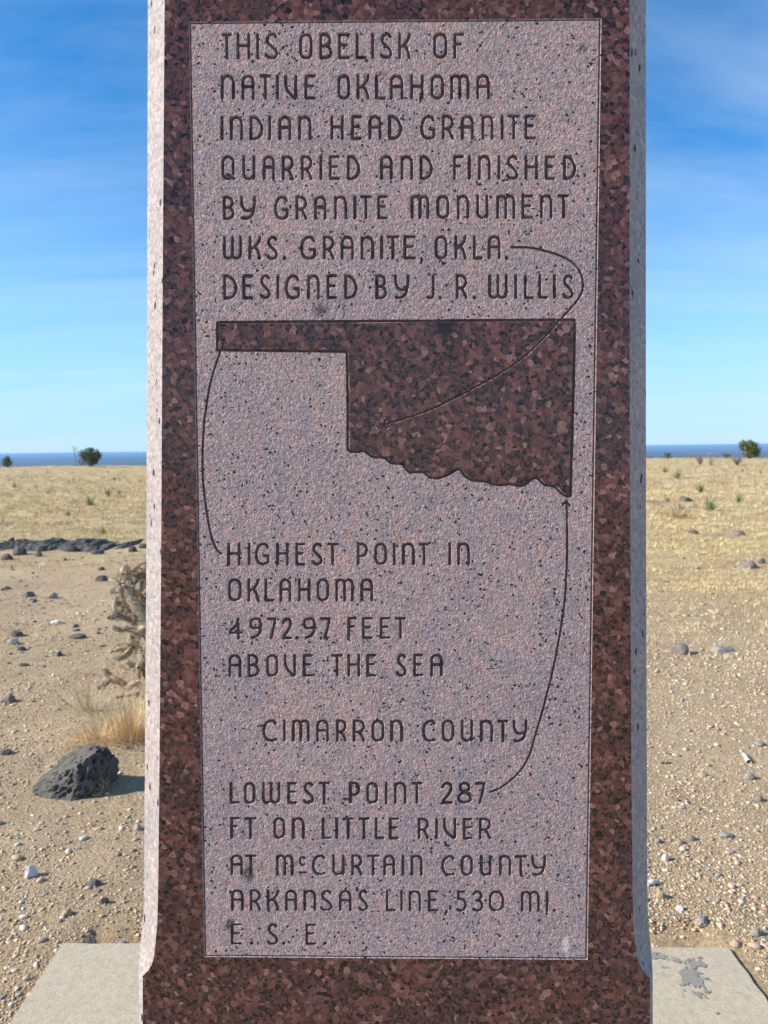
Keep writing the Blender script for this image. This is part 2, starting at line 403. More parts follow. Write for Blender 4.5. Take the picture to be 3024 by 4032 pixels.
fm = NT('far_plain_scrub')
P = fm.node('ShaderNodeNewGeometry').outputs['Position']
fa = fm.noise(.00022, 7, .65, P); fb = fm.noise(.0016, 5, .7, P)
col = fm.mix(fm.ramp(fa.outputs[0], [(.42, 0.0), (.6, 1.0)]), (.03, .042, .025), (.09, .085, .055))
col = fm.mix(fm.ramp(fb.outputs[0], [(.52, 0.0), (.7, .7)]), col, (.22, .19, .13))
fm.fin(col, .95, .1)
rf = np.concatenate([[1300], np.geomspace(2000, 110000, 40)]); tf = np.arange(0, 360, 3.0) * math.pi / 180
TH, RR = np.meshgrid(tf, rf)
X, Y = RR * np.sin(TH), RR * np.cos(TH)
Z = -200 + fbm(X / 6000, Y / 6000, 0, 4, 3) * 60 * np.clip((RR - 3000) / 9000, 0, 1)
idx = np.arange(len(rf) * len(tf)).reshape(len(rf), len(tf)); a, b = idx[:-1], idx[1:]
quads = np.stack([a, b, np.roll(b, -1, 1), np.roll(a, -1, 1)], -1).reshape(-1, 4)[:, ::-1]
fp = mesh_np('far_plain', np.stack([X, Y, Z], -1).reshape(-1, 3), quads, fm.m, smooth=True)
tag(fp, kind='structure')

hm = bpy.data.materials.new('thin_air_haze'); hm.use_nodes = True
hn = hm.node_tree.nodes; hn.clear()
ho = hn.new('ShaderNodeOutputMaterial'); pv = hn.new('ShaderNodeVolumePrincipled')
pv.inputs['Color'].default_value = (.32, .60, 1.0, 1); pv.inputs['Density'].default_value = 3.4e-5; pv.inputs['Anisotropy'].default_value = 0.0
hm.node_tree.links.new(pv.outputs[0], ho.inputs['Volume'])
bm = bmesh.new(); bmesh.ops.create_cube(bm, size=1)
hb = bpy.data.meshes.new('haze'); bm.to_mesh(hb); bm.free(); hb.materials.append(hm)
haze = bpy.data.objects.new('haze', hb); C.objects.link(haze); haze.scale = (230000, 230000, 246); haze.location = (0, 0, -118)
tag(haze, kind='stuff')

# ------------------------------------------------------------------ the monument's frame and its leaning front face
def project(q):
    d = np.asarray(q) - cam_pos
    return 1512 + F * d @ _ri / (d @ _fw), 2016 - F * d @ _up / (d @ _fw)
def mon(x, y, z): return BASE + RM @ np.array([x, y, z])
def yfront(z): return (z - ZC) * math.tan(LEAN)

obelisk = empty('stone_obelisk', label='tall reddish brown granite obelisk with an inscribed panel, standing on the concrete slab', cat='obelisk')
obelisk.matrix_world = Matrix.Translation(Vector(BASE)) @ Matrix(RM.tolist()).to_4x4()

LT = [(0, 648, 582), (1260, 639.5, 579), (2240, 634, 576), (3100, 627, 570), (3560, 622, 567), (3645, 619, 565), (3700, 616.5, 561), (3735, 613, 556.5), (3770, 606, 552.5), (3799, 597, 549.5), (3820, 584, 547.5), (3837, 568, 546.3), (3843, 562, 546), (4032, 562, 546)]
RT = [(0, 2479, 2543), (1260, 2479, 2543), (2240, 2482, 2544), (3100, 2486.5, 2547), (3600, 2492.5, 2549), (3680, 2494.5, 2552), (3730, 2498, 2556), (3765, 2506, 2560.5), (3795, 2516, 2564.5), (3820, 2531, 2567), (3840, 2549, 2569), (3850, 2559, 2570), (4032, 2559, 2570)]
def edge_table(T, sgn):
    out = []
    for py, pin, pout in T:
        u, v = uvp(pin, py)
        z = ZC + v * math.cos(LEAN)
        c = 0.02
        for i in range(12):
            q = mon(u + sgn * c, yfront(z) + c, z)
            e = (pout - project(q)[0]) * sgn * 0.98 / F
            c += e
        out.append((z, u, max(c, .003)))
    return sorted(out)
EL, ER = edge_table(LT, -1), edge_table(RT, 1)
def edge(T, z):
    zs = [t[0] for t in T]
    zz_ = max(min(z, zs[-1]), zs[0])
    x = np.interp(zz_, zs, [t[1] for t in T]); c = np.interp(zz_, zs, [t[2] for t in T])
    if z > zs[-1]: x += (T[-1][1] - T[-4][1]) / (T[-1][0] - T[-4][0]) * (z - zs[-1])
    return float(x), float(c)
GW = 0.0031                                # width of the groove round the panel
corners_px = dict(tl=(743, 85), tr=(2368, 71), bl=(803, 3768), br=(2313, 3779))
PCn = {k: uvp(*p) for k, p in corners_px.items()}
def zof(v): return ZC + v * math.cos(LEAN)
zbot = 0.5 * (zof(PCn['bl'][1]) + zof(PCn['br'][1])); ztop = 0.5 * (zof(PCn['tl'][1]) + zof(PCn['tr'][1]))
TOPZ = 2.62
lev_low = sorted(set([0.0, .25, .5, .65] + [t[0] for t in EL if t[0] < zbot - .004 and t[0] > .66] + [t[0] for t in ER if t[0] < zbot - .004 and t[0] > .66]))
lev_mid = list(np.linspace(zbot, ztop, 28)); lev_up = [ztop + .04, 2.15, 2.35, TOPZ]
levels = lev_low + lev_mid + lev_up
YB = 0.66                                   # depth of the stone from its front to its back at the foot
V, FF, FC = [], [], []
rows = []
for z in levels:
    xl, cl = edge(EL, z); xr, cr_ = edge(ER, z)
    yf = yfront(z); yb = YB - yf
    mid = lev_mid[0] - 1e-6 <= z <= lev_mid[-1] + 1e-6
    tt = min(max((z - zbot) / (ztop - zbot), 0), 1)
    lp = [PCn['bl'][i] * (1 - tt) + PCn['tl'][i] * tt for i in (0, 1)]
    rp = [PCn['br'][i] * (1 - tt) + PCn['tr'][i] * tt for i in (0, 1)]
    zl = zof(lp[1]) if mid else z; zr = zof(rp[1]) if mid else z
    pts = [(xl, yf, z), (lp[0], yfront(zl), zl), (rp[0], yfront(zr), zr), (xr, yf, z),
           (xr + cr_, yf + cr_, z), (xr + cr_, yb - cr_, z), (xr, yb, z), (xl, yb, z), (xl - cl, yb - cl, z), (xl - cl, yf + cl, z)]
    rows.append(len(V)); V += pts
nk = 10
for i in range(len(levels) - 1):
    a, b = rows[i], rows[i + 1]
    for k in range(nk):
        if k == 1 and levels[i] >= zbot - 1e-6 and levels[i + 1] <= ztop + 1e-6: continue
        q = (a + k, a + (k + 1) % nk, b + (k + 1) % nk, b + k)
        (FC if k in (3, 9) else FF).append((k, q))
apex = len(V); xm = .5 * (edge(EL, TOPZ)[0] + edge(ER, TOPZ)[0]); V.append((xm, YB / 2, TOPZ + .22))
V = np.array(V)
def sub(faces, name, mat, parent, tri=None):
    f = np.array(faces); u, inv = np.unique(f, return_inverse=True)
    return mesh_np(name, V[u], inv.reshape(f.shape), mat, parent)
shaft = sub([q for k, q in FF], 'shaft', M['polished'], obelisk)
cap = sub([(rows[-1] + k, rows[-1] + (k + 1) % nk, apex) for k in range(nk)], 'pyramid_cap', M['polished'], obelisk)
for kk in (9, 3):
    chf = sub([q for k, q in FC if k == kk], 'chamfer', M['sawn'], shaft)
    chf['label'] = 'sunlit pale sawn corner of the shaft' if kk == 9 else 'shaded blue-grey sawn corner of the shaft'

# ------------------------------------------------------------------ carved lettering: strokes in a box of W x H
def arc(cx, cy, rx, ry, a0, a1, n=9):
    return [(cx + rx * math.cos(R(a0 + (a1 - a0) * i / n)), cy + ry * math.sin(R(a0 + (a1 - a0) * i / n))) for i in range(n + 1)]
def smooth(pts, n=4):
    p = [np.array(q, float) for q in pts]; p = [2 * p[0] - p[1]] + p + [2 * p[-1] - p[-2]]
    out = []
    for i in range(1, len(p) - 2):
        for k in range(n):
            t = k / n
            out.append(tuple(.5 * ((2 * p[i]) + (-p[i - 1] + p[i + 1]) * t + (2 * p[i - 1] - 5 * p[i] + 4 * p[i + 1] - p[i + 2]) * t * t + (-p[i - 1] + 3 * p[i] - 3 * p[i + 1] + p[i + 2]) * t ** 3)))
    out.append(tuple(p[-2])); return out
def glyph(ch, W, Hh):
    S = lambda L: smooth([(x * W, y * Hh) for x, y in L])
    r = W / 2
    O = arc(r, Hh - r, r, r, 0, 180) + arc(r, r, r, r, 180, 360) + [(W, Hh - r)]
    L = lambda *p: [(x * W, y * Hh) for x, y in p]
    if ch == 'I': return [L((.5, 0), (.5, 1))]
    if ch == 'T': return [L((0, 1), (1, 1)), L((.5, 1), (.5, 0))]
    if ch == 'H': return [L((0, 0), (0, 1)), L((1, 0), (1, 1)), L((0, .53), (1, .53))]
    if ch == 'E': return [L((1, 0), (0, 0), (0, 1), (1, 1)), L((0, .55), (.78, .55))]
    if ch == 'F': return [L((0, 0), (0, 1), (1, 1)), L((0, .58), (.7, .58))]
    if ch == 'L': return [L((0, 1), (0, 0), (1, 0))]
    if ch in 'O0': return [O]
    if ch == 'Q': return [arc(r, Hh - r, r, r, 0, 180) + arc(r, r, r, r, 180, 320), L((1, .22), (.98, .6)) + [(W, Hh - r)], S([(.42, .17), (.62, .16), (.85, .05), (1.1, .0)])]
    if ch == 'A': return [[(0, 0), (0, Hh - r)] + arc(r, Hh - r, r, r, 180, 0) + [(W, 0)], L((0, .52), (1, .52))]
    if ch == 'n': return [L((0, 0), (0, .97)), [(0, Hh - r)] + arc(r, Hh - r, r, r, 180, 0) + [(W, 0)]]
    if ch == 'M':
        q = W / 4
        return [L((0, 0), (0, .97)), [(0, Hh - q)] + arc(q, Hh - q, q, q, 180, 0) + [(2 * q, 0)], [(2 * q, Hh - q)] + arc(3 * q, Hh - q, q, q, 180, 0) + [(W, 0)]]
    if ch == 'W':
        q = W / 4
        return [[(0, Hh), (0, q)] + arc(q, q, q, q, 180, 360) + [(2 * q, Hh)], [(2 * q, q)] + arc(3 * q, q, q, q, 180, 360) + [(W, Hh)]]
    if ch == 'U': return [[(0, Hh), (0, r)] + arc(r, r, r, r, 180, 345), L((1, 1), (1, 0.02))]
    if ch == 'V': return [S([(0, 1), (.02, .6), (.2, .34), (.62, .12), (.86, 0)]), L((1, 1), (1, 0))]
    if ch == 'Y': return [S([(0, 1), (.06, .62), (.3, .4), (.6, .36), (.86, .44)]), S([(1, 1), (.97, .6), (.84, .22), (.55, .03), (.2, 0), (.06, .03)])]
    if ch == 'K': return [L((0, 0), (0, 1)), S([(.95, 1), (.84, .8), (.5, .58), (0, .42)]), S([(.42, .53), (.74, .38), (.95, 0)])]
    if ch == 'D': return [L((0, 0), (0, 1)), S([(0, 1), (.38, .98), (.8, .8), (1, .47), (.82, .14), (.4, .01), (0, 0)])]
    if ch == 'B': return [L((0, 0), (0, 1)), S([(0, 1), (.45, 1), (.82, .9), (.88, .74), (.7, .56), (0.05, .5)]), S([(.4, .53), (.8, .46), (1, .26), (.85, .07), (.45, 0), (0, 0)])]
    if ch == 'R': return [L((0, 0), (0, 1)), S([(0, 1), (.5, 1), (.9, .88), (.96, .7), (.8, .52), (.45, .44), (.05, .43)]), S([(.45, .43), (.72, .3), (1, 0)])]
    if ch == 'P': return [L((0, 0), (0, 1)), S([(0, 1), (.5, 1), (.94, .88), (1, .7), (.85, .48), (.5, .4), (.05, .4)])]
    if ch == 'S': return [S([(.96, .9), (.72, 1), (.36, .98), (.12, .82), (.2, .64), (.62, .46), (.92, .32), (1, .17), (.84, .03), (.5, 0), (.2, .03), (0, .13)])]
    if ch == 'G': return [S([(.96, .84), (.8, .97), (.5, 1), (.2, .88), (.02, .6), (.03, .32), (.22, .08), (.55, 0), (.86, .04), (1, .14)]) + L((1, .42), (.66, .42))]
    if ch == 'C': return [S([(1, .86), (.8, .98), (.5, .98), (.18, .84), (.01, .58), (.03, .3), (.22, .08), (.55, 0), (.84, 0), (1, .06)])]
    if ch == 'J': return [L((1, 1), (1, .2)) + S([(1, .17), (.84, .03), (.5, 0), (0, .02)])]
    if ch == '4': return [S([(.72, 1), (.5, .62), (.12, .42), (0, .27)]) + L((1, .27)), L((.72, .75), (.72, 0))]
    if ch == '9': return [S([(.98, .72), (.85, .95), (.5, 1), (.12, .93), (0, .74), (.15, .54), (.5, .5), (.85, .56), (1, .74)]), S([(1, .74), (.95, .42), (.7, .14), (.15, 0)])]
    if ch == '7': return [L((0, 1), (1, 1)), S([(1, 1), (.82, .6), (.42, 0)])]
    if ch == '2': return [S([(.02, .8), (.15, .94), (.5, 1), (.88, .92), (.96, .72), (.74, .48), (.2, .16), (0, 0)]) + L((1, 0))]
    if ch == '8': return [S([(.5, .55), (.14, .68), (.14, .9), (.5, 1), (.86, .9), (.86, .68), (.5, .55), (.04, .36), (0, .12), (.5, 0), (1, .12), (.96, .36), (.5, .55)])]
    if ch == '5': return [L((.85, 1), (.1, 1), (.1, .6)) + S([(.1, .6), (.5, .62), (.9, .5), (1, .26), (.75, .04), (.35, 0), (0, .06)])]
    if ch == '3': return [S([(.05, .86), (.3, .99), (.7, .97), (.9, .8), (.75, .62), (.4, .54)]), S([(.4, .54), (.8, .48), (1, .26), (.78, .04), (.4, 0), (0, .08)])]
    if ch == 'c': return [S([(1, .84), (.6, 1), (.15, .8), (.05, .4), (.3, .06), (.7, 0), (1, .1)])]
    if ch == '.': return [L((.5, .04), (.52, .05))]
    if ch == ',': return [L((.6, 1), (.62, .9)), S([(.62, .95), (.6, .4), (.1, 0)])]
    return []

# every line: cap top / baseline at its two ends in the photograph, then each character with its left and right edge
LINES = [
 (129, 233, 126, 229, "T871-914 H931-986 I1007-1022 S1041-1096 O1178-1232 B1257-1310 E1330-1379 L1400-1445 I1461-1473 S1494-1545 K1567-1620 O1706-1763 F1785-1830"),
 (292, 392, 290, 390, "n868-925 A950-1003 T1021-1068 I1085-1099 V1119-1171 E1199-1245 O1328-1379 K1403-1458 L1476-1520 A1534-1589 H1615-1669 O1695-1749 M1773-1850 A1876-1931"),
 (455, 552, 449, 548, "I868-880 n905-957 D981-1037 I1055-1068 A1095-1147 n1173-1227 H1301-1355 E1382-1426 A1451-1503 D1528-1585 G1654-1715 R1739-1789 A1814-1866 n1895-1945 I1971-1984 T1999-2049 E2066-2113"),
 (610, 709, 609, 707, "Q871-925 U953-1005 A1034-1083 R1109-1159 R1184-1232 I1258-1269 E1293-1339 D1365-1419 A1496-1547 n1576-1627 D1652-1706 F1783-1827 I1842-1855 n1881-1933 I1959-1971 S1992-2043 H2066-2120 E2145-2188 D2217-2270"),
 (770, 866, 764, 860, "B877-924 Y944-1009 G1077-1136 R1162-1211 A1236-1286 n1314-1367 I1391-1402 T1417-1464 E1484-1528 M1617-1692 O1718-1770 n1798-1848 U1875-1924 M1953-2030 E2053-2101 n2126-2177 T2197-2243"),
 (928, 1023, 924, 1021, "W877-953 K977-1031 S1047-1095 .1113-1127 G1181-1245 R1271-1319 A1342-1395 n1419-1474 I1497-1509 T1522-1572 E1589-1639 O1711-1763 K1789-1840 L1862-1903 A1920-1973 .1989-2001"),
 (1080, 1179, 1079, 1177, "D877-935 E954-998 S1020-1066 I1088-1099 G1121-1182 n1208-1259 E1285-1329 D1354-1408 B1478-1525 Y1550-1613 J1677-1713 .1727-1739 R1794-1842 .1862-1874 W1923-2001 I2025-2036 L2062-2104 L2120-2160 I2178-2190 S2213-2260"),
 (2137, 2228, 2135, 2227, "H894-948 I974-986 G1002-1062 H1086-1137 E1162-1204 S1225-1271 T1286-1334 P1404-1450 O1474-1525 I1547-1559 n1582-1634 T1647-1694 I1765-1777 n1800-1852"),
 (2277, 2370, 2277, 2370, "O896-951 K973-1024 L1040-1082 A1099-1147 H1172-1223 O1246-1297 M1320-1395 A1419-1471"),
 (2431, 2519, 2428, 2518, "4898-957 9981-1034 71050-1090 21108-1151 .1163-1175 91191-1245 71260-1304 F1367-1406 E1425-1470 E1495-1539 T1554-1600"),
 (2575, 2667, 2573, 2665, "A898-951 B973-1022 O1046-1096 V1116-1166 E1191-1233 T1303-1352 H1367-1419 E1441-1483 S1559-1601 E1627-1669 A1694-1745"),
 (2832, 2922, 2834, 2925, "C1032-1092 I1113-1125 M1148-1220 A1244-1296 R1321-1366 R1388-1440 O1462-1514 n1536-1588 C1661-1718 O1740-1790 U1814-1864 n1890-1943 T1957-2004 Y2018-2079"),
 (3079, 3168, 3078, 3167, "L903-944 O959-1007 W1031-1105 E1129-1171 S1191-1238 T1253-1300 P1373-1419 O1441-1490 I1515-1526 n1551-1602 T1618-1665 21738-1785 81802-1859 71870-1914"),
 (3217, 3306, 3221, 3308, "F905-944 T960-1012 O1075-1124 n1149-1201 L1266-1306 I1320-1332 T1347-1395 T1410-1456 L1474-1515 E1531-1573 R1644-1691 I1713-1726 V1744-1798 E1821-1862 R1885-1936"),
 (3364, 3449, 3367, 3453, "A906-957 T964-1012 M1086-1157 C1227-1284 U1307-1358 R1382-1429 T1443-1495 A1508-1557 I1580-1592 n1615-1665 C1737-1792 O1814-1864 U1889-1937 n1964-2014 T2025-2078 Y2091-2152"),
 (3502, 3588, 3508, 3593, "A909-959 R983-1028 K1051-1103 A1121-1169 n1194-1245 S1260-1310 A1334-1384 S1409-1450 L1519-1559 I1576-1587 n1609-1659 E1685-1728 51796-1838 31859-1905 01924-1985 M2051-2126 I2149-2161 .2177-2189"),
 (3637, 3722, 3637, 3722, "E909-954 .984-996 S1050-1096 .1111-1123 E1203-1246 .1273-1285"),
]
EXTRA = [('c', 1175, 1205, 3370, 3412), ('-', 1179, 1205, 3430, 3442), (',', 1652, 1668, 1012, 1040), (',', 1750, 1766, 3582, 3602)]
HWp = 7.0                                  # half stroke width in photograph pixels
feats = []                                 # (name, half width m, list of polylines in face metres)
def to_face(poly):
    a = np.array(poly, float); u, v = face_uv(a[:, 0], a[:, 1]); return np.stack([u, v], -1)
PXM = 0.97 / F
for yt0, yb0, yt1, yb1, txt in LINES:
    for tok in txt.split():
        ch = tok[0]; x0, x1 = map(float, tok[1:].split('-'))
        t = (.5 * (x0 + x1) - 870) / 1350
        yt = yt0 + (yt1 - yt0) * t; yb = yb0 + (yb1 - yb0) * t
        hw = HWp - (.9 if yt0 > 3480 else 0)
        if ch == '.': polys = [[(.5 * (x0 + x1), yb - 7), (.5 * (x0 + x1) + 1, yb - 6)]]; hw = 8.2
        else:
            W, Hh = max(x1 - x0 - 2 * hw + 1.4, 0.01), yb - yt - 2 * hw + 1.4
            jx, jy = random.uniform(-.6, .6), random.uniform(-.6, .6)
            polys = [[(x0 + hw - .7 + jx + p[0], yb - hw + .7 + jy - p[1]) for p in pl] for pl in glyph(ch, W, Hh)]
        feats.append(('numeral' if ch in '4972853' else ('full_stop' if ch == '.' else 'letter'), (hw + random.uniform(-.35, .35)) * PXM, [to_face(p) for p in polys]))
for ch, x0, x1, y0, y1 in EXTRA:
    hw = 5.0
    polys = [[(x0, .5 * (y0 + y1)), (x1, .5 * (y0 + y1))]] if ch == '-' else [[(x0 + hw + p[0], y1 - hw - p[1]) for p in pl] for pl in glyph(ch, x1 - x0 - 2 * hw, y1 - y0 - 2 * hw)]
    if ch == ',': hw = 5.5
    feats.append(({'c': 'letter', '-': 'underline_bar', ',': 'comma'}[ch], hw * PXM, [to_face(p) for p in polys]))
A1 = smooth([(2015, 973), (2088, 975), (2158, 991), (2210, 1008), (2262, 1038), (2289, 1079), (2296, 1127), (2284, 1166), (2250, 1210), (2201, 1265), (2136, 1336), (2056, 1411), (1956, 1477), (1801, 1562), (1686, 1616), (1593, 1647), (1508, 1673)], 4)
A2 = smooth([(883, 1331), (877, 1362), (866, 1388), (850, 1435), (838, 1473), (825, 1524), (814, 1587), (805, 1650), (799, 1735), (797, 1817), (799, 1886), (806, 1961), (817, 2036), (829, 2100), (844, 2146), (858, 2170), (873, 2181)], 4)
A3 = smooth([(1933, 3119), (1975, 3100), (2018, 3068), (2053, 3030), (2084, 2976), (2110, 2890), (2134, 2810), (2152, 2740), (2169, 2677), (2186, 2597), (2206, 2491), (2218, 2411), (2227, 2332), (2233, 2199), (2233, 2080), (2232, 1998), (2230, 1973)], 4)
feats.append(('arrow_line', 5.0 * PXM, [to_face(A1), to_face([(1519, 1655), (1508, 1673), (1526, 1685)])]))
feats.append(('arrow_line', 5.0 * PXM, [to_face(A2), to_face([(872, 1340), (883, 1329), (891, 1352)])]))
feats.append(('arrow_line', 5.0 * PXM, [to_face(A3), to_face([(2216, 1991), (2230, 1972), (2245, 1993)])]))
for mxp, myp in ((886, 1298), (1471, 1677), (2224, 1896)):
    feats.append(('cross_mark', 3.4 * PXM, [to_face([(mxp - 10, myp - 9), (mxp + 10, myp + 9)]), to_face([(mxp - 9, myp + 10), (mxp + 9, myp - 9)])]))
river = smooth([(1369, 1767), (1382, 1778), (1407, 1780), (1432, 1775), (1454, 1789), (1473, 1800), (1514, 1803), (1539, 1821), (1560, 1827), (1584, 1826), (1602, 1849), (1618, 1861), (1665, 1858), (1694, 1880), (1728, 1882), (1766, 1868), (1807, 1846), (1829, 1871), (1863, 1893), (1907, 1895), (1951, 1909), (1983, 1909), (2008, 1906), (2052, 1914), (2077, 1902), (2099, 1884), (2118, 1884), (2147, 1910), (2184, 1916), (2210, 1940), (2235, 1956), (2246, 1956)], 3)
outline = [(856, 1378), (856, 1269), (1560, 1264), (2263, 1259), (2261, 1411), (2255, 1674), (2246, 1956)] + river[::-1][1:] + [(1370, 1600), (1366, 1384), (856, 1378)]
feats.append(('map_outline', 6.2 * PXM, [to_face(outline)]))
map_poly = to_face(outline)

# ------------------------------------------------------------------ the carved face as one fine grid, then split into its parts
HS = 0.00100
Wf, Hf = PCn['tr'][0] - PCn['tl'][0], PCn['tl'][1] - PCn['bl'][1]
nu, nv = int(Wf / HS) + 1, int(Hf / HS) + 1
s_, t_ = np.meshgrid(np.linspace(0, 1, nu), np.linspace(0, 1, nv))
U = (1 - t_) * ((1 - s_) * PCn['bl'][0] + s_ * PCn['br'][0]) + t_ * ((1 - s_) * PCn['tl'][0] + s_ * PCn['tr'][0])
Vv = (1 - t_) * ((1 - s_) * PCn['bl'][1] + s_ * PCn['br'][1]) + t_ * ((1 - s_) * PCn['tl'][1] + s_ * PCn['tr'][1])
U = U.astype(np.float64); Vv = Vv.astype(np.float64)
SD = np.full(U.shape, 1.0); LAB = np.full(U.shape, -1, np.int32); GX = np.zeros(U.shape); GY = np.zeros(U.shape)
umin, vmin = PCn['tl'][0], PCn['bl'][1]
for k, (nm, hw, polys) in enumerate(feats):
    for pl in polys:
        for p, q in zip(pl[:-1], pl[1:]):
            pad = hw + 2 * HS
            lo = np.minimum(p, q) - pad; hi = np.maximum(p, q) + pad
            i0 = max(int((lo[1] - vmin) / Hf * nv) - 6, 0); i1 = min(int((hi[1] - vmin) / Hf * nv) + 8, nv)
            j0 = max(int((lo[0] - umin) / Wf * nu) - 14, 0); j1 = min(int((hi[0] - umin) / Wf * nu) + 16, nu)
            if i1 <= i0 or j1 <= j0: continue
            u = U[i0:i1, j0:j1]; v = Vv[i0:i1, j0:j1]
            d = q - p; L2 = max(d @ d, 1e-12)
            t = np.clip(((u - p[0]) * d[0] + (v - p[1]) * d[1]) / L2, 0, 1)
            ex = u - p[0] - t * d[0]; ey = v - p[1] - t * d[1]
            dist = np.hypot(ex, ey); sdv = dist - hw
            w = sdv < SD[i0:i1, j0:j1]
            for arr, val in ((SD, sdv), (LAB, np.full(u.shape, k, np.int32)), (GX, ex / np.maximum(dist, 1e-9)), (GY, ey / np.maximum(dist, 1e-9))):
                blk = arr[i0:i1, j0:j1]; blk[w] = val[w]
sn = (np.abs(SD) < .5 * HS)
U[sn] -= (SD * GX)[sn]; Vv[sn] -= (SD * GY)[sn]; SD[sn] = 0
# the polished map stands at the level of the border
inside = np.zeros(U.shape, bool)
mp_ = map_poly
for (x1, y1), (x2, y2) in zip(mp_[:-1], mp_[1:]):
    if y1 == y2: continue
    cond = ((y1 > Vv) != (y2 > Vv)) & (U < (x2 - x1) * (Vv - y1) / (y2 - y1) + x1)
    inside ^= cond
REC = 0.00035
pn_ = fbm(U * 420, Vv * 420, 0.0, 2, 77)
depth = np.where(inside, 0.0, REC + .00026 * pn_)
hwk = np.array([f[1] for f in feats])
din = np.where(SD < 0, -SD, 0)
feat_depth = np.minimum(din * 2.1, 0.0030)
depth = depth + feat_depth
# groove round the panel
e_s = np.minimum(s_, 1 - s_) * Wf; e_t = np.minimum(t_, 1 - t_) * Hf
e = np.minimum(e_s, e_t)
gd = np.where(e < GW, .0021 * (1 - np.abs(e - GW / 2) / (GW / 2)), 0)
depth = np.where(e < GW, np.maximum(gd, REC * (e / GW)), depth)
LAB = np.where(SD <= 0, LAB, -1)
vv = np.stack([U, depth, Vv], -1).reshape(-1, 3)
idx = np.arange(nu * nv).reshape(nv, nu)
fq = np.stack([idx[:-1, :-1], idx[:-1, 1:], idx[1:, 1:], idx[1:, :-1]], -1).reshape(-1, 4)
sdf = SD.ravel()[fq]; fin = sdf.mean(1) < -1e-9
labf = np.where(fin, np.take_along_axis(LAB.ravel()[fq], sdf.argmin(1)[:, None], 1)[:, 0], -1)
ef = e.ravel()[fq].mean(1)
insf = inside.ravel()[fq].sum(1) >= 3
cls = np.where(labf >= 0, labf, np.where(ef < GW, -4, np.where(insf, -3, -1)))
face_m = Matrix.Translation(Vector((0, 0, ZC))) @ Matrix(rotx(-LEAN).tolist()).to_4x4()
order = np.argsort(cls, kind='stable'); cs = cls[order]
bounds = np.flatnonzero(np.r_[True, cs[1:] != cs[:-1], True])
made = {}
for b0, b1 in zip(bounds[:-1], bounds[1:]):
    k = int(cs[b0]); f = fq[order[b0:b1]]
    u_, inv = np.unique(f, return_inverse=True)
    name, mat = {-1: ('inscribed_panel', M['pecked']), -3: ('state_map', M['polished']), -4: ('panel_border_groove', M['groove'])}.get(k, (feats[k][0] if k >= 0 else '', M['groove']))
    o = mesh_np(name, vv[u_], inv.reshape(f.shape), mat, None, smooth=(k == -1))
    if k >= 0 or k == -4:                  # cut walls frosted pale, which puts their bright sunlit edge into the colour; floors dark
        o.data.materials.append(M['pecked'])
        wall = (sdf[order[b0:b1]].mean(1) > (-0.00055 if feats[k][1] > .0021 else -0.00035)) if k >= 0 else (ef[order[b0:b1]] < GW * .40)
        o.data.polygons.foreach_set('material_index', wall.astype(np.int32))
    made[k] = o
panel = made[-1]
for k, o in made.items():
    if k in (-1, -3, -4): o.parent = obelisk; o.matrix_local = face_m
    else:
        o.parent = made[-3] if o.name.startswith(('map_outline', 'cross_mark')) else panel
panel['label'] = 'rough pale pinkish panel cut with the inscription'
made[-3]['label'] = 'dark polished outline map of the state'

# ------------------------------------------------------------------ concrete slab
zS = 0.013
bl_ = at(245, 3710, zS); br_ = at(2874, 3727, zS)
lf = at(30, 4032, zS); rf_ = at(3024, 3934, zS)
dl = (lf - bl_) / abs(lf[1] - bl_[1]); dr = (rf_ - br_) / abs(rf_[1] - br_[1])
ln = 2.1
cs4 = [bl_, br_, br_ + dr * ln, bl_ + dl * ln]
bm = bmesh.new()
ring = []
for i in range(4):
    p_, q_ = cs4[i], cs4[(i + 1) % 4]
    for k_ in range(110):
        t_e = k_ / 110; ring.append(p_ + (q_ - p_) * t_e + np.array([1, 1, 0]) * (float(fbm(i * 7 + t_e * 40, 0.0, 0, 3, 7)) * .0045 - .012 * max(float(vnoise(i * 5 + t_e * 26, 1, 1, 9)) - .72, 0)))
top = [bm.verts.new((p[0], p[1], zS)) for p in ring]; botv = [bm.verts.new((p[0], p[1], -.14)) for p in ring]
bm.faces.new(top[::-1])
nR = len(ring)
for i in range(nR): bm.faces.new((top[i], top[(i + 1) % nR], botv[(i + 1) % nR], botv[i]))
bmesh.ops.recalc_face_normals(bm, faces=bm.faces)
bmesh.ops.bevel(bm, geom=[e_ for e_ in bm.edges if all(v.co.z > 0 for v in e_.verts)] , offset=.005, segments=2, affect='EDGES')
bmesh.ops.triangulate(bm, faces=[f_ for f_ in bm.faces if len(f_.verts) > 4])
me = bpy.data.meshes.new('concrete_slab'); bm.to_mesh(me); bm.free(); me.materials.append(M['concrete'])
slab = bpy.data.objects.new('concrete_slab', me); C.objects.link(slab)
tag(slab, 'weathered beige square concrete slab under the granite obelisk', 'slab')
tar = rock_mat('old_dark_stain', (.20, .19, .18), (.33, .30, .26), 60, .85, .2, .002)
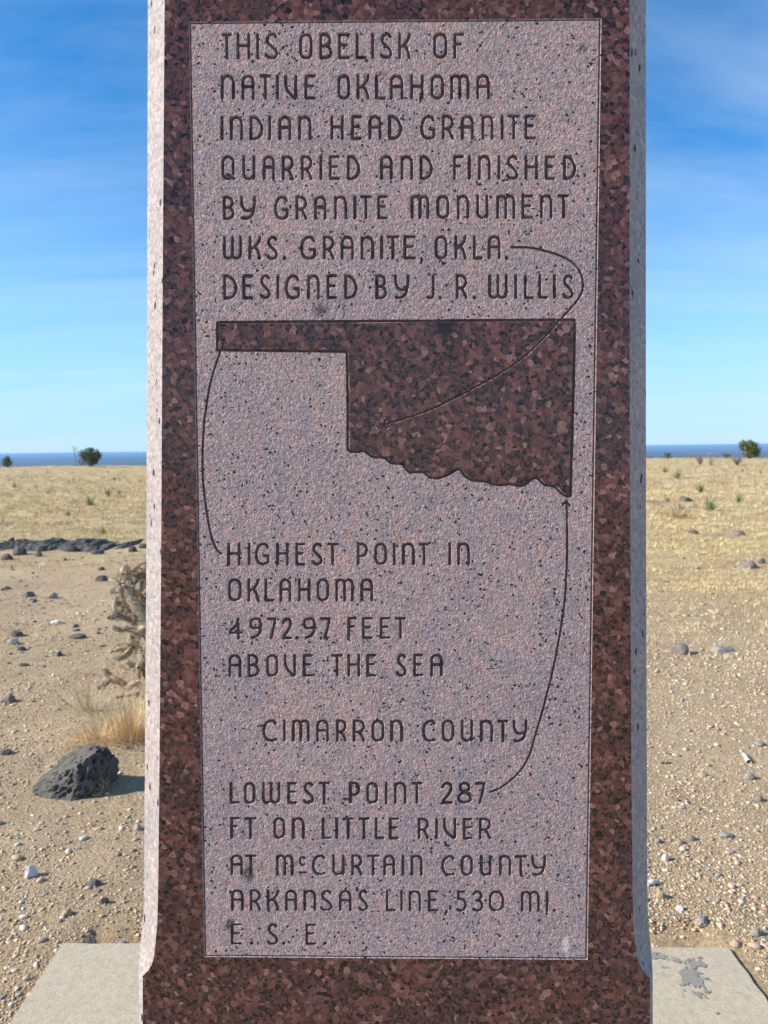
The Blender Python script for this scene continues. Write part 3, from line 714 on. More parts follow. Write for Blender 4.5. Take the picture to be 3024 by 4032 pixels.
def flat_patch(polys, z):
    # dried splash: a thin crust broken into small flakes with ragged edges
    P3 = [np.array([at(px, py, z)[:2] for px, py in pl]) for pl in polys]
    al = np.concatenate(P3); lo, hi = al.min(0), al.max(0); cs = .0024
    gx, gy = np.meshgrid(np.arange(lo[0], hi[0], cs), np.arange(lo[1], hi[1], cs))
    jx = gx + .008 * vnoise(gx * 90, gy * 90, 0, 1) + .004 * vnoise(gx * 250, gy * 250, 0, 2); jy = gy + .008 * vnoise(gx * 90, gy * 90, 5, 3) + .004 * vnoise(gx * 250, gy * 250, 5, 4)
    ins = np.zeros(gx.shape, bool)
    for pl in P3:
        one = np.zeros(gx.shape, bool)
        for (x1, y1), (x2, y2) in zip(pl, np.roll(pl, -1, 0)):
            if y1 != y2: one ^= ((y1 > jy) != (y2 > jy)) & (jx < (x2 - x1) * (jy - y1) / (y2 - y1) + x1)
        ins |= one
    ins &= (fbm(gx * 60, gy * 60, 0, 3, 12) + .5 * (rng.random(gx.shape) - .5) > -.26)
    ii = np.argwhere(ins); n = len(ii); vx, vy = gx[ins], gy[ins]; h = cs / 2
    vs = np.stack([np.stack([vx + a * h, vy + b * h, np.full(n, z)], -1) for a, b in ((-1, -1), (1, -1), (1, 1), (-1, 1))], 1).reshape(-1, 3)
    o = mesh_np('stain', vs, np.arange(4 * n).reshape(-1, 4), tar, slab); return o
def zp(L): return [(2500 + x * .3159, 3400 + y * .3159) for x, y in L]
def rough_poly(L, amp=5, n=4):
    out = []
    L = L + [L[0]]
    for (x0, y0), (x1, y1) in zip(L[:-1], L[1:]):
        for k in range(n):
            t = k / n; out.append((x0 + (x1 - x0) * t + random.uniform(-amp, amp), y0 + (y1 - y0) * t + random.uniform(-amp, amp) * .6))
    return out
main = rough_poly([(640, 1200), (700, 1185), (770, 1210), (790, 1165), (850, 1180), (870, 1290), (800, 1270), (780, 1330), (850, 1440), (880, 1560), (1010, 1610), (880, 1600), (820, 1530), (760, 1540), (700, 1500), (640, 1520), (590, 1530), (550, 1470), (570, 1420), (590, 1380), (550, 1360), (560, 1330), (620, 1320), (640, 1280)], 7, 3)
band = rough_poly([(190, 1095), (300, 1110), (420, 1135), (540, 1190), (620, 1215), (620, 1250), (520, 1235), (400, 1200), (290, 1190), (200, 1180)], 5, 3)
st1 = rough_poly([(700, 1590), (760, 1610), (830, 1620), (840, 1670), (780, 1680), (710, 1640)], 5, 2)
st2 = rough_poly([(580, 1560), (600, 1570), (620, 1600), (590, 1600), (590, 1670), (580, 1665)], 2, 2)
st3 = rough_poly([(310, 1285), (360, 1290), (405, 1310), (390, 1320), (330, 1305)], 3, 2)
st4 = rough_poly([(845, 1380), (900, 1420), (960, 1480), (890, 1440)], 2, 2)
st5 = rough_poly([(850, 1630), (910, 1655), (960, 1680), (900, 1672)], 2, 2)
st6 = rough_poly([(215, 1335), (300, 1360), (350, 1395), (290, 1368)], 2, 2)
flat_patch([zp(p) for p in (main, band, st1, st2, st3, st4, st5, st6)], zS + .002)

# ------------------------------------------------------------------ stones
def ico(sub_):
    bm = bmesh.new(); bmesh.ops.create_icosphere(bm, subdivisions=sub_, radius=1)
    v = np.array([x.co[:] for x in bm.verts]); f = np.array([[q.index for q in x.verts] for x in bm.faces]); bm.free(); return v, f
ICO = {i: ico(i) for i in (1, 2, 3, 4, 7)}
def rock_mesh(w, d, h, seed, sub_=3, angular=.5, jag=.18, bottom=-.35):
    v, f = ICO[sub_]; v = v.copy(); rs = np.random.default_rng(seed)
    for i in range(int(8 + 10 * angular)):
        n = rs.normal(size=3); n /= np.linalg.norm(n); c = rs.uniform(.62, .92)
        dd = v @ n; v = v - np.outer(np.maximum(dd - c, 0) * angular * 1.3, n)
    r = 1 + jag * fbm(v[:, 0] * 1.9, v[:, 1] * 1.9, v[:, 2] * 1.9, 4, seed) + jag * .4 * fbm(v[:, 0] * 6, v[:, 1] * 6, v[:, 2] * 6, 3, seed + 9)
    v = v * r[:, None]; v[:, 2] = np.maximum(v[:, 2], bottom)
    v[:, 2] -= bottom
    v *= np.array([w / 2, d / 2, h / v[:, 2].max()])
    return v, f
def stone(name, px, py, wpx, hpx, mat, label, cat='stone', seed=0, dfac=.8, rot=0, angular=.5, sub_=3, sink=.12, group=None, jag=.18):
    p = at(px, py); k = m_per_px(p)
    w, h = wpx * k, hpx * k * .88
    p = p + np.array([0, w * dfac * .45, 0])
    v, f = rock_mesh(w, w * dfac, h * 1.05, seed, sub_, angular, jag)
    o = mesh_np(name, v, f, M[mat], smooth=angular < .6)
    o.location = (p[0], p[1], float(H(p[0], p[1])) - h * sink); o.rotation_euler = (0, 0, rot)
    tag(o, label, cat, group); return o

# the large vesicular rock at the left: a leaning wedge with gas holes
def vesicular():
    v, f = ICO[7]; v = v.copy()
    rs = np.random.default_rng(4)
    # a skewed wedge with a steep right side
    for n, c in (((.95, -.25, .12), .5), ((-.55, -.35, .70), .52), ((.2, .9, .35), .5), ((.35, -.75, .35), .55), ((0, 0, 1), .74), ((-.3, -.9, .3), .6), ((.6, .1, .75), .66), ((-.8, .3, .3), .8)):
        n = np.array(n); n = n / np.linalg.norm(n); dd = v @ n; v = v - np.outer(np.maximum(dd - c, 0) * .93, n)
    v = v * (1 + .17 * fbm(v[:, 0] * 2.6, v[:, 1] * 2.6, v[:, 2] * 2.6, 5, 8))[:, None]
    nrm = v / np.linalg.norm(v, axis=1)[:, None]
    cen = v[rs.choice(len(v), 620, replace=False)]
    rad = rs.choice([.028, .038, .05, .065, .10], 620, p=[.3, .3, .26, .12, .02])
    dep = np.zeros(len(v))
    for c, r in zip(cen, rad):
        d = np.linalg.norm((v - c) * np.array([1, 1, .8]), axis=1)
        w = d < r; dep[w] = np.maximum(dep[w], np.maximum(1 - (d[w] / r) ** 4, 0) * min(r * 1.7, .12))
    v = v - nrm * dep[:, None]
    v = v * (1 + .012 * fbm(v[:, 0] * 26, v[:, 1] * 26, v[:, 2] * 26, 2, 5))[:, None]
    zmin = -.34; v[:, 2] = np.maximum(v[:, 2], zmin) - zmin
    v[:, 0] += v[:, 2] * .32
    ext = v.max(0) - v.min(0)
    p = at(225, 3165); k = m_per_px(p)
    v[:, 0] -= (v[:, 0].max() + v[:, 0].min()) / 2
    v *= np.array([330 * k / ext[0], 290 * k / ext[1], 178 * k / ext[2]])
    o = mesh_np('lava_rock', v, f, M['basalt'], smooth=True)
    o.location = (p[0] + .01, p[1] + .17, float(H(p[0], p[1])) - .012)
    tag(o, 'largest rock left of the obelisk, dark lava stone full of gas holes', 'rock')
vesicular()

S = [
 # name, px, py(base), w, h, material, label, kw
 ('quartz_stone', 112, 3458, 56, 52, 'white_rock', 'white angular quartz stone lying on the gravel below the lava rock', dict(seed=21, angular=.9, rot=.5, dfac=.6)),
 ('dark_stone', 365, 3495, 46, 30, 'slate_rock', 'dark grey angular stone on the gravel, upper one of the dark pair above the slab', dict(seed=22, angular=.9, rot=.3)),
 ('dark_stone', 408, 3562, 44, 32, 'slate_rock', 'small blackish block on gravel, lower one of the dark pair above the slab', dict(seed=23, angular=.95)),
 ('tan_stone', 256, 3610, 40, 26, 'tan_rock', 'tan ochre stone on the gravel just behind the left back corner of the slab', dict(seed=24, angular=.6, rot=.7)),
 ('pale_stone', 478, 3704, 46, 32, 'grey_rock', 'pale lichen-grey stone touching the back edge of the slab beside the obelisk', dict(seed=25, angular=.8)),
 ('grey_stone', 540, 3272, 36, 26, 'pink_rock', 'pinkish grey pebble close against the left edge of the obelisk, right of the lava rock', dict(seed=26)),
 ('half_buried_rock', 18, 2772, 80, 44, 'brown_rock', 'brown half-buried rock cut off by the left edge of the picture', dict(seed=27, sink=.25)),
 ('basalt_stone', 12, 2975, 50, 22, 'slate_rock', 'flat blackish stone at the left picture edge, level with the top of the lava rock', dict(seed=28)),
 ('basalt_stone', 60, 2510, 58, 30, 'dark_rock', 'upper dark stone of the stacked pair near the left picture edge', dict(seed=29, angular=.8)),
 ('basalt_stone', 46, 2542, 52, 28, 'grey_rock', 'lower pale grey stone of the stacked pair near the left picture edge', dict(seed=30)),
 ('basalt_stone', 78, 2562, 36, 18, 'dark_rock', 'small blackish stone just below the stacked pair at the left', dict(seed=31)),
 ('flat_stone', 300, 2516, 76, 20, 'slate_rock', 'long flat slate grey stone pointing at the cactus from the left', dict(seed=32, dfac=.5)),
 ('pale_flat_stone', 215, 2456, 42, 14, 'white_rock', 'small whitish flat stone above the long slate stone', dict(seed=33)),
 ('grey_stone', 200, 2358, 44, 28, 'grey_rock', 'grey upright stone with a dark shadow, middle of the bare ground left of the cactus', dict(seed=34, angular=.8)),
 ('basalt_stone', 104, 2352, 48, 24, 'slate_rock', 'dark stone left of the grey upright stone on the bare ground', dict(seed=35, angular=.8)),
 ('basalt_stone', 16, 2322, 40, 14, 'dark_rock', 'thin black stone at the left picture edge below the basalt ledge', dict(seed=36)),
 ('basalt_stone', 392, 2290, 52, 28, 'slate_rock', 'peaked dark stone left of the top of the cactus', dict(seed=37, angular=.9)),
 ('basalt_stone', 396, 2246, 30, 16, 'dark_rock', 'small black stone directly above the peaked dark stone', dict(seed=38)),
 ('grey_stone', 448, 2340, 50, 30, 'slate_rock', 'blue-grey stone partly hidden behind the cactus', dict(seed=39)),
 ('basalt_boulder', 40, 2140, 32, 28, 'dark_rock', 'squarish dark boulder standing up at the left end of the basalt ledge', dict(seed=41, angular=.9)),
 ('basalt_boulder', 66, 2188, 60, 42, 'dark_rock', 'broad black boulder in front of the left end of the basalt ledge', dict(seed=42, angular=.8)),
 ('basalt_boulder', 18, 2206, 46, 30, 'dark_rock', 'lowest black boulder in front of the ledge at the left picture edge', dict(seed=43)),
 ('basalt_boulder', 148, 2192, 34, 24, 'slate_rock', 'small grey boulder in the straw below the ledge, right of the broad black one', dict(seed=44)),
 ('basalt_boulder', 272, 2172, 50, 28, 'dark_rock', 'rounded dark boulder at the foot of the middle of the ledge', dict(seed=45)),
 ('basalt_boulder', 376, 2184, 56, 20, 'dark_rock', 'low black boulder below the ledge, nearest above the peaked dark stone', dict(seed=46)),
 ('basalt_boulder', 520, 2174, 38, 28, 'dark_rock', 'round black boulder at the right end of the ledge above the cactus', dict(seed=47)),
 ('basalt_boulder', 560, 2160, 40, 22, 'dark_rock', 'black boulder touching the left edge of the obelisk at ledge height', dict(seed=48)),
 ('brown_rock', 2690, 2580, 82, 48, 'brown_rock', 'brown-grey humped rock on the gravel at the right, casting a dark shadow', dict(seed=51, sink=.1, angular=.7)),
 ('flat_rock', 2858, 2572, 118, 34, 'grey_rock', 'wide flat greenish grey rock sunk in the gravel right of the humped rock', dict(seed=52, sink=.35, dfac=.6)),
 ('brown_rock', 2958, 2240, 62, 40, 'brown_rock', 'mottled brown rock in dry grass near the right picture edge', dict(seed=53, sink=.2)),
 ('grey_rock', 3006, 2222, 34, 24, 'slate_rock', 'small blue-grey rock beside the mottled brown one at the right picture edge', dict(seed=54)),
 ('brown_rock', 2916, 2110, 62, 28, 'brown_rock', 'low rounded brown rock in grass below the yucca with the thin stalk', dict(seed=55, sink=.3)),
 ('brown_rock', 2734, 2104, 42, 18, 'dark_rock', 'dark-shadowed low rock in grass below the stalked yucca', dict(seed=56)),
 ('grey_rock', 2706, 1978, 54, 24, 'slate_rock', 'dark grey rock in grass left of the stalked yucca', dict(seed=57, angular=.8)),
 ('grey_rock', 2626, 1982, 38, 22, 'brown_rock', 'dull grey-brown rock in grass above the bare twigs', dict(seed=58)),
 ('bleached_stick', 2958, 3072, 50, 32, 'grey_rock', 'speckled grey stone with a black shadow below the white stick', dict(seed=60, angular=.8)),
 ('orange_pebble', 2773, 3062, 40, 20, 'tan_rock', 'smooth orange-tan oval pebble on the gravel at the right', dict(seed=61, angular=.1, jag=.08)),
 ('grey_flat_stone', 2868, 3306, 56, 24, 'grey_rock', 'flat pale grey stone with a dark pointed shadow at the right', dict(seed=62, angular=.8)),
 ('tan_stone', 2607, 3542, 40, 36, 'tan_rock', 'beige upright stone with a square black shadow behind the slab near the obelisk', dict(seed=63, angular=.8)),
 ('grey_stone', 2768, 3640, 52, 36, 'grey_rock', 'pair-like lumpy grey stone midway above the right part of the slab', dict(seed=64, jag=.3)),
 ('grey_stone', 2984, 3688, 42, 32, 'grey_rock', 'round light grey stone near the right picture edge beside the slab corner', dict(seed=65, angular=.2)),
 ('pale_stone', 2683, 3592, 36, 22, 'white_rock', 'white wedge stone right of the beige upright stone', dict(seed=66, angular=.9)),
 ('olive_stone', 2683, 3328, 34, 22, 'olive_rock', 'olive brown smooth stone on gravel at the right, left one of two', dict(seed=67, angular=.2)),
 ('olive_stone', 2727, 3312, 34, 24, 'brown_rock', 'brown-grey smooth stone on gravel touching the olive one', dict(seed=68, angular=.3)),
 ('pale_stone', 2622, 3392, 28, 32, 'white_rock', 'bluish white upright pebble close to the right side of the obelisk', dict(seed=69, angular=.3)),
 ('brown_stone', 2996, 3160, 36, 26, 'brown_rock', 'rounded taupe pebble at the right picture edge below the white stick', dict(seed=70, angular=.2)),
 ('pink_stone', 2905, 3732, 48, 26, 'pink_rock', 'pinkish grey stone lying against the right back corner of the slab', dict(seed=71, angular=.5)),
]
for nm, px, py, w, h, mat, lab, kw in S:
    if nm == 'bleached_stick': nm = 'grey_stone'
    big = w > 44
    stone(nm, px, py, w, h, mat, lab, 'rock' if 'rock' in nm or 'boulder' in nm else 'stone', sub_=4 if big else 3, **kw)
# bleached sticks
def stick(px0, py0, px1, py1, r, label, fork=False):
    a0, a1 = at(px0, py0), at(px1, py1)
    n = 8; vs, fs = [], []
    d = a1 - a0
    for i in range(n + 1):
        t = i / n; c = a0 + d * t + np.array([0, 0, r * .8 + .004 * math.sin(t * 4)]) + rng.normal(0, r * .15, 3)
        rr_ = r * (1.25 - .5 * t) * (1 + .15 * rng.normal())
        side = np.cross(d, [0, 0, 1]); side /= np.linalg.norm(side)
        for k in range(7):
            an = k / 7 * 2 * math.pi; vs.append(c + rr_ * (math.cos(an) * side + math.sin(an) * np.array([0, 0, 1])))
    for i in range(n):
        for k in range(7): fs.append((i * 7 + k, i * 7 + (k + 1) % 7, (i + 1) * 7 + (k + 1) % 7, (i + 1) * 7 + k))
    o = mesh_np('bleached_stick', np.array(vs), np.array(fs), M['bone'], smooth=True); tag(o, label, 'stick')
stick(2948, 3008, 2925, 2972, .010, 'short thick bleached white stick on the gravel at the right')
stick(2550, 3490, 2597, 3478, .009, 'bleached white stick poking out from behind the right side of the obelisk')

# basalt ledge: a long low outcrop made of slabs
def ledge():
    p0 = at(-80, 2162); p1 = at(505, 2158)
    n = 260; m_ = 40; L = p1[0] - p0[0]
    s1, t1 = np.meshgrid(np.linspace(0, 1, n), np.linspace(0, 1, m_))
    x = p0[0] + L * s1; y = p0[1] - .3 + 1.5 * t1 + .18 * fbm(s1 * 9, t1 * 2, 0, 3, 5)
    prof = np.clip(t1 / .10, 0, 1) ** .5 * np.clip((1 - t1) / .5, 0, 1) ** .6
    step = np.floor((vnoise(s1 * 9, t1 * 2.5, 0, 3) * .5 + .5) * 4) / 4 + .35 * np.floor((vnoise(s1 * 26, t1 * 6, 0, 6) * .5 + .5) * 3) / 3
    endf = np.clip(np.minimum(s1, 1 - s1) / .04, 0, 1)
    z = H(x, y) - .05 + prof * endf * (.035 + .11 * step) + .025 * fbm(s1 * 60, t1 * 14, 0, 3, 8)
    idx = np.arange(n * m_).reshape(m_, n)
    q = np.stack([idx[:-1, :-1], idx[:-1, 1:], idx[1:, 1:], idx[1:, :-1]], -1).reshape(-1, 4)
    o = mesh_np('basalt_ledge', np.stack([x, y, z], -1).reshape(-1, 3), q, M['dark_rock'])
    tag(o, 'long low dark basalt ledge crossing the dry ground left of the obelisk', 'ledge')
ledge()

# ------------------------------------------------------------------ scattering into one mesh
def scatter(name, protos, pos, scl, rotz_, cols, mat, tilt=None, smooth=True, shade=.0):
    Vs, Fs, Cs, off = [], [], [], 0
    pick = rng.integers(0, len(protos), len(pos))
    for i, (v, f) in enumerate(protos):
        w = np.flatnonzero(pick == i)
        if not len(w): continue
        vv_ = v[None] * scl[w][:, None, :]
        if tilt is not None:
            c, s = np.cos(tilt[w])[:, None], np.sin(tilt[w])[:, None]
            vx = vv_[..., 0] * c + vv_[..., 2] * s; vz = -vv_[..., 0] * s + vv_[..., 2] * c
            vv_ = np.stack([vx, vv_[..., 1], vz], -1)
        c, s = np.cos(rotz_[w])[:, None], np.sin(rotz_[w])[:, None]
        x = vv_[..., 0] * c - vv_[..., 1] * s; y = vv_[..., 0] * s + vv_[..., 1] * c
        vv_ = np.stack([x, y, vv_[..., 2]], -1) + pos[w][:, None, :]
        n = len(v); ff = f[None] + (np.arange(len(w)) * n)[:, None, None] + off
        Vs.append(vv_.reshape(-1, 3)); Fs.append(ff.reshape(-1, f.shape[1])); Cs.append(np.repeat(cols[w], n, axis=0)); off += n * len(w)
    o = mesh_np(name, np.concatenate(Vs), np.concatenate(Fs), mat, smooth=smooth, colors=np.concatenate(Cs))
    tag(o, kind='stuff'); return o

def sample_band(n, d0, d1, p=1.0, centre=.15, spread=.60, xmin=.30):
    """points on the ground in the two strips seen beside the stone, with a few behind it"""
    d = (d0 ** (1 - p) + rng.random(n) * (d1 ** (1 - p) - d0 ** (1 - p))) ** (1 / (1 - p)) if p != 1 else d0 * (d1 / d0) ** rng.random(n)
    side = np.where(rng.random(n) < .5, -1, 1)
    t = np.where(rng.random(n) < centre, rng.uniform(0, xmin, n), rng.uniform(xmin, spread, n))
    return d * t * side, d

pebs = []
for i in range(8):
    v, f = ICO[1]; v = v * (1 + .22 * np.random.default_rng(i).normal(size=(len(v), 1))); v = v * np.array([1, .75 + .05 * (i % 3), .55]); pebs.append((v, f))
# ICO[1] is 20 faces... larger pebbles get a finer body
pebs2 = []
for i in range(8):
    v, f = ICO[2]; v = v * (1 + .14 * fbm(v[:, 0] * 2, v[:, 1] * 2, v[:, 2] * 2, 2, 60 + i))[:, None]; v = v * np.array([1, .7 + .1 * (i % 3), .55]); pebs2.append((v, f))
PAL = np.array([(.48, .38, .27), (.55, .45, .33), (.42, .32, .22), (.60, .54, .46), (.34, .27, .21), (.50, .36, .26), (.30, .29, .27), (.46, .42, .36), (.62, .57, .48), (.20, .19, .185), (.52, .34, .19), (.44, .31, .27)])
PW = np.array([.16, .13, .15, .09, .10, .09, .06, .08, .05, .03, .02, .04]); PW = PW / PW.sum()
def in_slab(x, y):
    return (np.abs(x - .03) < 1.02 + .0 * y) & (y < bl_[1] + .015)
n = 54000
x, d = sample_band(n, 1.75, 9.5, 1.9, .06, .60, .30)
ok = ~in_slab(x, d); x, d = x[ok], d[ok]
dens = fbm(x * 2.2, d * 2.2, 0, 3, 91)
ok = rng.random(len(x)) < np.clip(.75 + .7 * dens - .25 * (x < 0) * (d > 3), .12, 1); x, d = x[ok], d[ok]
size = np.exp(rng.normal(math.log(.0036), .42, len(x))) * np.clip(d / 3.2, .9, 1.8)
scl = size[:, None] * np.stack([rng.uniform(.8, 1.4, len(x)), rng.uniform(.8, 1.2, len(x)), rng.uniform(.6, 1.1, len(x))], -1)
scatter('gravel', pebs, np.stack([x, d, H(x, d) + size * .15], -1), scl, rng.uniform(0, 6.3, len(x)), PAL[rng.choice(len(PAL), len(x), p=PW)] * rng.uniform(.8, 1.3, (len(x), 1)) * np.array([1.06, .99, .86]), M['gravel'], smooth=True)
n = 900
x, d = sample_band(n, 1.75, 9.0, 1.7, .08, .60, .30)
ok = ~in_slab(x, d); x, d = x[ok], d[ok]
size = np.exp(rng.normal(math.log(.0078), .34, len(x)))
scl = size[:, None] * np.stack([rng.uniform(.8, 1.4, len(x)), rng.uniform(.8, 1.2, len(x)), rng.uniform(.7, 1.2, len(x))], -1)
scatter('pebbles', pebs2, np.stack([x, d, H(x, d) + size * .25], -1), scl, rng.uniform(0, 6.3, len(x)), PAL[rng.choice(len(PAL), len(x), p=PW)] * rng.uniform(.8, 1.25, (len(x), 1)), M['gravel'])

n = 1500
x, d = sample_band(n, 3.0, 16, .6, .1, .60, .30)
ok = (fbm(x * .7, d * .7, 4, 3, 19) > -.05) & ((x < 0) | (rng.random(n) < .22)); x, d = x[ok], d[ok]
size = np.minimum(np.exp(rng.normal(math.log(.014), .45, len(x))), .032)
shards = []
for i in range(6):
    v, f = rock_mesh(2, 1.5, 1.0, 300 + i, 2, 1.0, .3); v[:, 2] -= .25; shards.append((v, f))
scl = size[:, None] * np.stack([rng.uniform(.8, 1.8, len(x)), rng.uniform(.7, 1.3, len(x)), rng.uniform(.4, 1.3, len(x))], -1)
scatter('basalt_fragments', shards, np.stack([x, d, H(x, d)], -1), scl, rng.uniform(0, 6.3, len(x)), np.array([(.09, .09, .10), (.14, .13, .12), (.2, .18, .15)])[rng.integers(0, 3, len(x))], M['gravel'], smooth=False)

# dry grass mat: short straw tufts
def tuft(nb, h, spread, seed, width=.006, lean=.9):
    rs = np.random.default_rng(seed); vs, fs = [], []
    for i in range(nb):
        a = rs.uniform(0, 6.28); r = rs.uniform(0, spread * .5); b = np.array([math.cos(a) * r, math.sin(a) * r, 0])
        a2 = a + rs.normal(0, .7); L = h * rs.uniform(.6, 1.15); le = rs.uniform(.15, lean)
        tip = b + np.array([math.cos(a2) * L * le, math.sin(a2) * L * le, L * math.sqrt(max(1 - le * le, .05))])
        p_ = np.array([-math.sin(a2), math.cos(a2), 0]) * width / 2
        k = len(vs); vs += [b - p_, b + p_, tip]; fs.append((k, k + 1, k + 2))
    return np.array(vs), np.array(fs)
tufts = [tuft(9, 1.0, 1.4, i, .09, .97) for i in range(10)]
n = 52000
x, d = sample_band(n, 5.0, 84, 1.25, .10, .62, .28)
g_ = fbm(x * .8, d * .8, 0, 3, 51)
start = np.where(x > 0, 6.8, 10.8)
ok = (rng.random(n) < np.clip((d - start + 1.2) / 3.0, .06, 1) * np.clip(.75 + .9 * g_, .1, 1)); 
lz = (d > 11.2) & (d < 12.9) & (x < -2.1) & (x > -6.6); ok &= ~lz
x, d = x[ok], d[ok]
hgt = rng.uniform(.035, .105, len(x)) * np.clip(d / 11, .8, 2.1)
GP = np.array([(.68, .55, .28), (.60, .47, .24), (.76, .65, .37), (.52, .37, .20), (.50, .34, .21), (.68, .58, .36)])
gi = np.clip((fbm(x * .35, d * .35, 0, 3, 71) * 1.6 + .5 + rng.normal(0, .25, len(x))) * 6, 0, 5).astype(int)
scatter('dry_grass', tufts, np.stack([x, d, H(x, d) - .005], -1), np.stack([hgt, hgt, hgt * .62], -1), rng.uniform(0, 6.3, len(x)), GP[gi] * rng.uniform(.8, 1.15, (len(x), 1)), M['straw'], smooth=False)

n = 700
x, d = sample_band(n, 26, 84, 1.0, .1, .62, .28)
hgt = rng.uniform(.10, .34, n)
scatter('low_scrub', tufts, np.stack([x, d, H(x, d)], -1), np.stack([hgt * .8, hgt * .8, hgt], -1), rng.uniform(0, 6.3, n), np.array([(.22, .24, .13), (.30, .24, .17), (.36, .33, .20), (.42, .26, .20), (.48, .40, .24)])[rng.integers(0, 5, n)], M['straw'], smooth=False)

# ------------------------------------------------------------------ plants
def blades(name, parent, n, h, spread, width, cols, mat, lean=.7, base_r=.03, seg=3, curve=.3, seed=0, kind='stuff'):
    rs = np.random.default_rng(seed); vs, fs, cs = [], [], []
    for i in range(n):
        a = rs.uniform(0, 6.28); r = rs.uniform(0, base_r); L = h * rs.uniform(.55, 1.1); le = rs.uniform(0, lean) ** .8
        b = np.array([math.cos(a) * r, math.sin(a) * r, 0]); dirv = np.array([math.cos(a), math.sin(a)])
        sd_ = np.array([-math.sin(a), math.cos(a), 0]); c = np.array(cols[rs.integers(len(cols))]) * rs.uniform(.75, 1.2)
        k = len(vs)
        for s in range(seg + 1):
            t = s / seg; out = L * t * le + curve * L * t * t * le; up_ = L * t * math.sqrt(max(1 - le * le, .04)) - curve * L * t * t * le * .6
            c3 = b + np.array([dirv[0] * out, dirv[1] * out, up_]); w = width * (1 - t * .93) / 2
            vs += [c3 - sd_ * w, c3 + sd_ * w]; cs += [c, c]
        for s in range(seg): fs.append((k + 2 * s, k + 2 * s + 1, k + 2 * s + 3, k + 2 * s + 2))
    o = mesh_np(name, np.array(vs), np.array(fs), mat, parent, colors=np.array(cs)); 
    if kind: o['kind'] = kind
    return o
def tube(pts, radii, nseg=6):
    vs, fs = [], []; pts = [np.array(p, float) for p in pts]
    for i, p in enumerate(pts):
        d = pts[min(i + 1, len(pts) - 1)] - pts[max(i - 1, 0)]; d /= np.linalg.norm(d) + 1e-9
        a = np.cross(d, [.3, .9, .1]); a /= np.linalg.norm(a) + 1e-9; b = np.cross(d, a)
        for k in range(nseg):
            an = k / nseg * 2 * math.pi; vs.append(p + radii[i] * (math.cos(an) * a + math.sin(an) * b))
    for i in range(len(pts) - 1):
        for k in range(nseg): fs.append((i * nseg + k, i * nseg + (k + 1) % nseg, (i + 1) * nseg + (k + 1) % nseg, (i + 1) * nseg + k))
    return np.array(vs), np.array(fs)
def join(parts):
    Vs, Fs, o = [], [], 0
    for v, f in parts: Vs.append(v); Fs.append(f + o); o += len(v)
    return np.concatenate(Vs), np.concatenate(Fs)

YG = [(.20, .27, .10), (.27, .33, .13), (.36, .38, .18), (.45, .42, .22)]
def yucca(px, py, hpx, label, stalk=0, n=60, dry=.2, seed=0, wide=1.0):
    p = at(px, py); k = m_per_px(p); h = hpx * k * 1.15; n = int(n * 1.3)
    e_ = empty('yucca', p, label=label, cat='yucca', group='yuccas on the mesa top')
    cols = YG if dry < .5 else [(.50, .40, .17), (.42, .36, .14), (.36, .34, .14)]
    blades('leaves', e_, n, h, h, max(h * .05, k * 4.0), cols, M['leaf'], .85 * wide, h * .05, 2, .1, seed, None)
    if dry > 0.1: blades('dead_leaves', e_, max(n // 4, 5), h * .6, h, max(h * .03, k * 2), [(.62, .54, .36), (.52, .42, .28)], M['straw'], .98, h * .05, 2, .5, seed + 1, None)
    if stalk:
        H_ = stalk * k
        v, f = tube([(0, 0, 0), (.01, 0, H_ * .5), (.03 * H_, 0, H_ * .95)], [max(.010, k * 1.9)] * 3, 5)
        mesh_np('flower_stalk', v, f, M['tan_rock'], e_)
        parts = []
        for i in range(7):
            v, f = ICO[1]; parts.append((v * max(.018, 2.2 * k) * np.array([.7, .7, 1.2]) + np.array([.03 * H_ + rng.normal() * .015, rng.normal() * .015, H_ * (.86 + .03 * i)]), f))
        v, f = join(parts); mesh_np('seed_pods', v, f, M['pink_rock'], e_)
    return e_
yucca(2795, 2012, 62, 'tallest yucca at the right, with a thick pale flower stalk and seed head', stalk=128, n=70, seed=1, dry=.3)
yucca(2906, 1988, 40, 'yucca near the right picture edge with one thin reddish-tipped stalk', stalk=92, n=45, seed=2)
yucca(2757, 1945, 42, 'green yucca tuft directly up and left of the tall stalked yucca', n=50, seed=3)
yucca(2664, 1886, 36, 'yucca with a short pink seed head, nearest the obelisk of the stalked ones', stalk=46, n=45, seed=4)
yucca(2618, 1862, 26, 'pale green yucca beside the right edge of the obelisk below the horizon', n=40, seed=5)
yucca(2924, 1860, 16, 'small bright green yucca under the large juniper at the right', n=30, seed=6, dry=0)
yucca(2993, 1870, 24, 'narrow upright yucca at the right picture edge', n=28, seed=7, wide=.4, dry=0)
yucca(356, 1996, 38, 'broadest green yucca left of the obelisk, below the left juniper', n=60, seed=8)
yucca(428, 1968, 34, 'left one of two slim yuccas close to the obelisk on the left', n=38, seed=9, wide=.6)
yucca(470, 1952, 26, 'right one of two slim yuccas close to the obelisk on the left', n=30, seed=10, wide=.6)
yucca(60, 1922, 26, 'low yucca near the left picture edge under the small juniper', n=36, seed=11)
yucca(452, 1892, 16, 'smallest yellow-green yucca high on the plain left of the obelisk', n=26, seed=12)
yucca(268, 2032, 28, 'greyish olive yucca standing alone in the straw at the left', n=34, seed=13, wide=1.1)
yucca(408, 2104, 34, 'golden dry yucca just above the basalt ledge', n=46, seed=14, dry=.9)
yucca(190, 1945, 18, 'faint blue-green yucca in the middle of the plain at the left', n=30, seed=15)

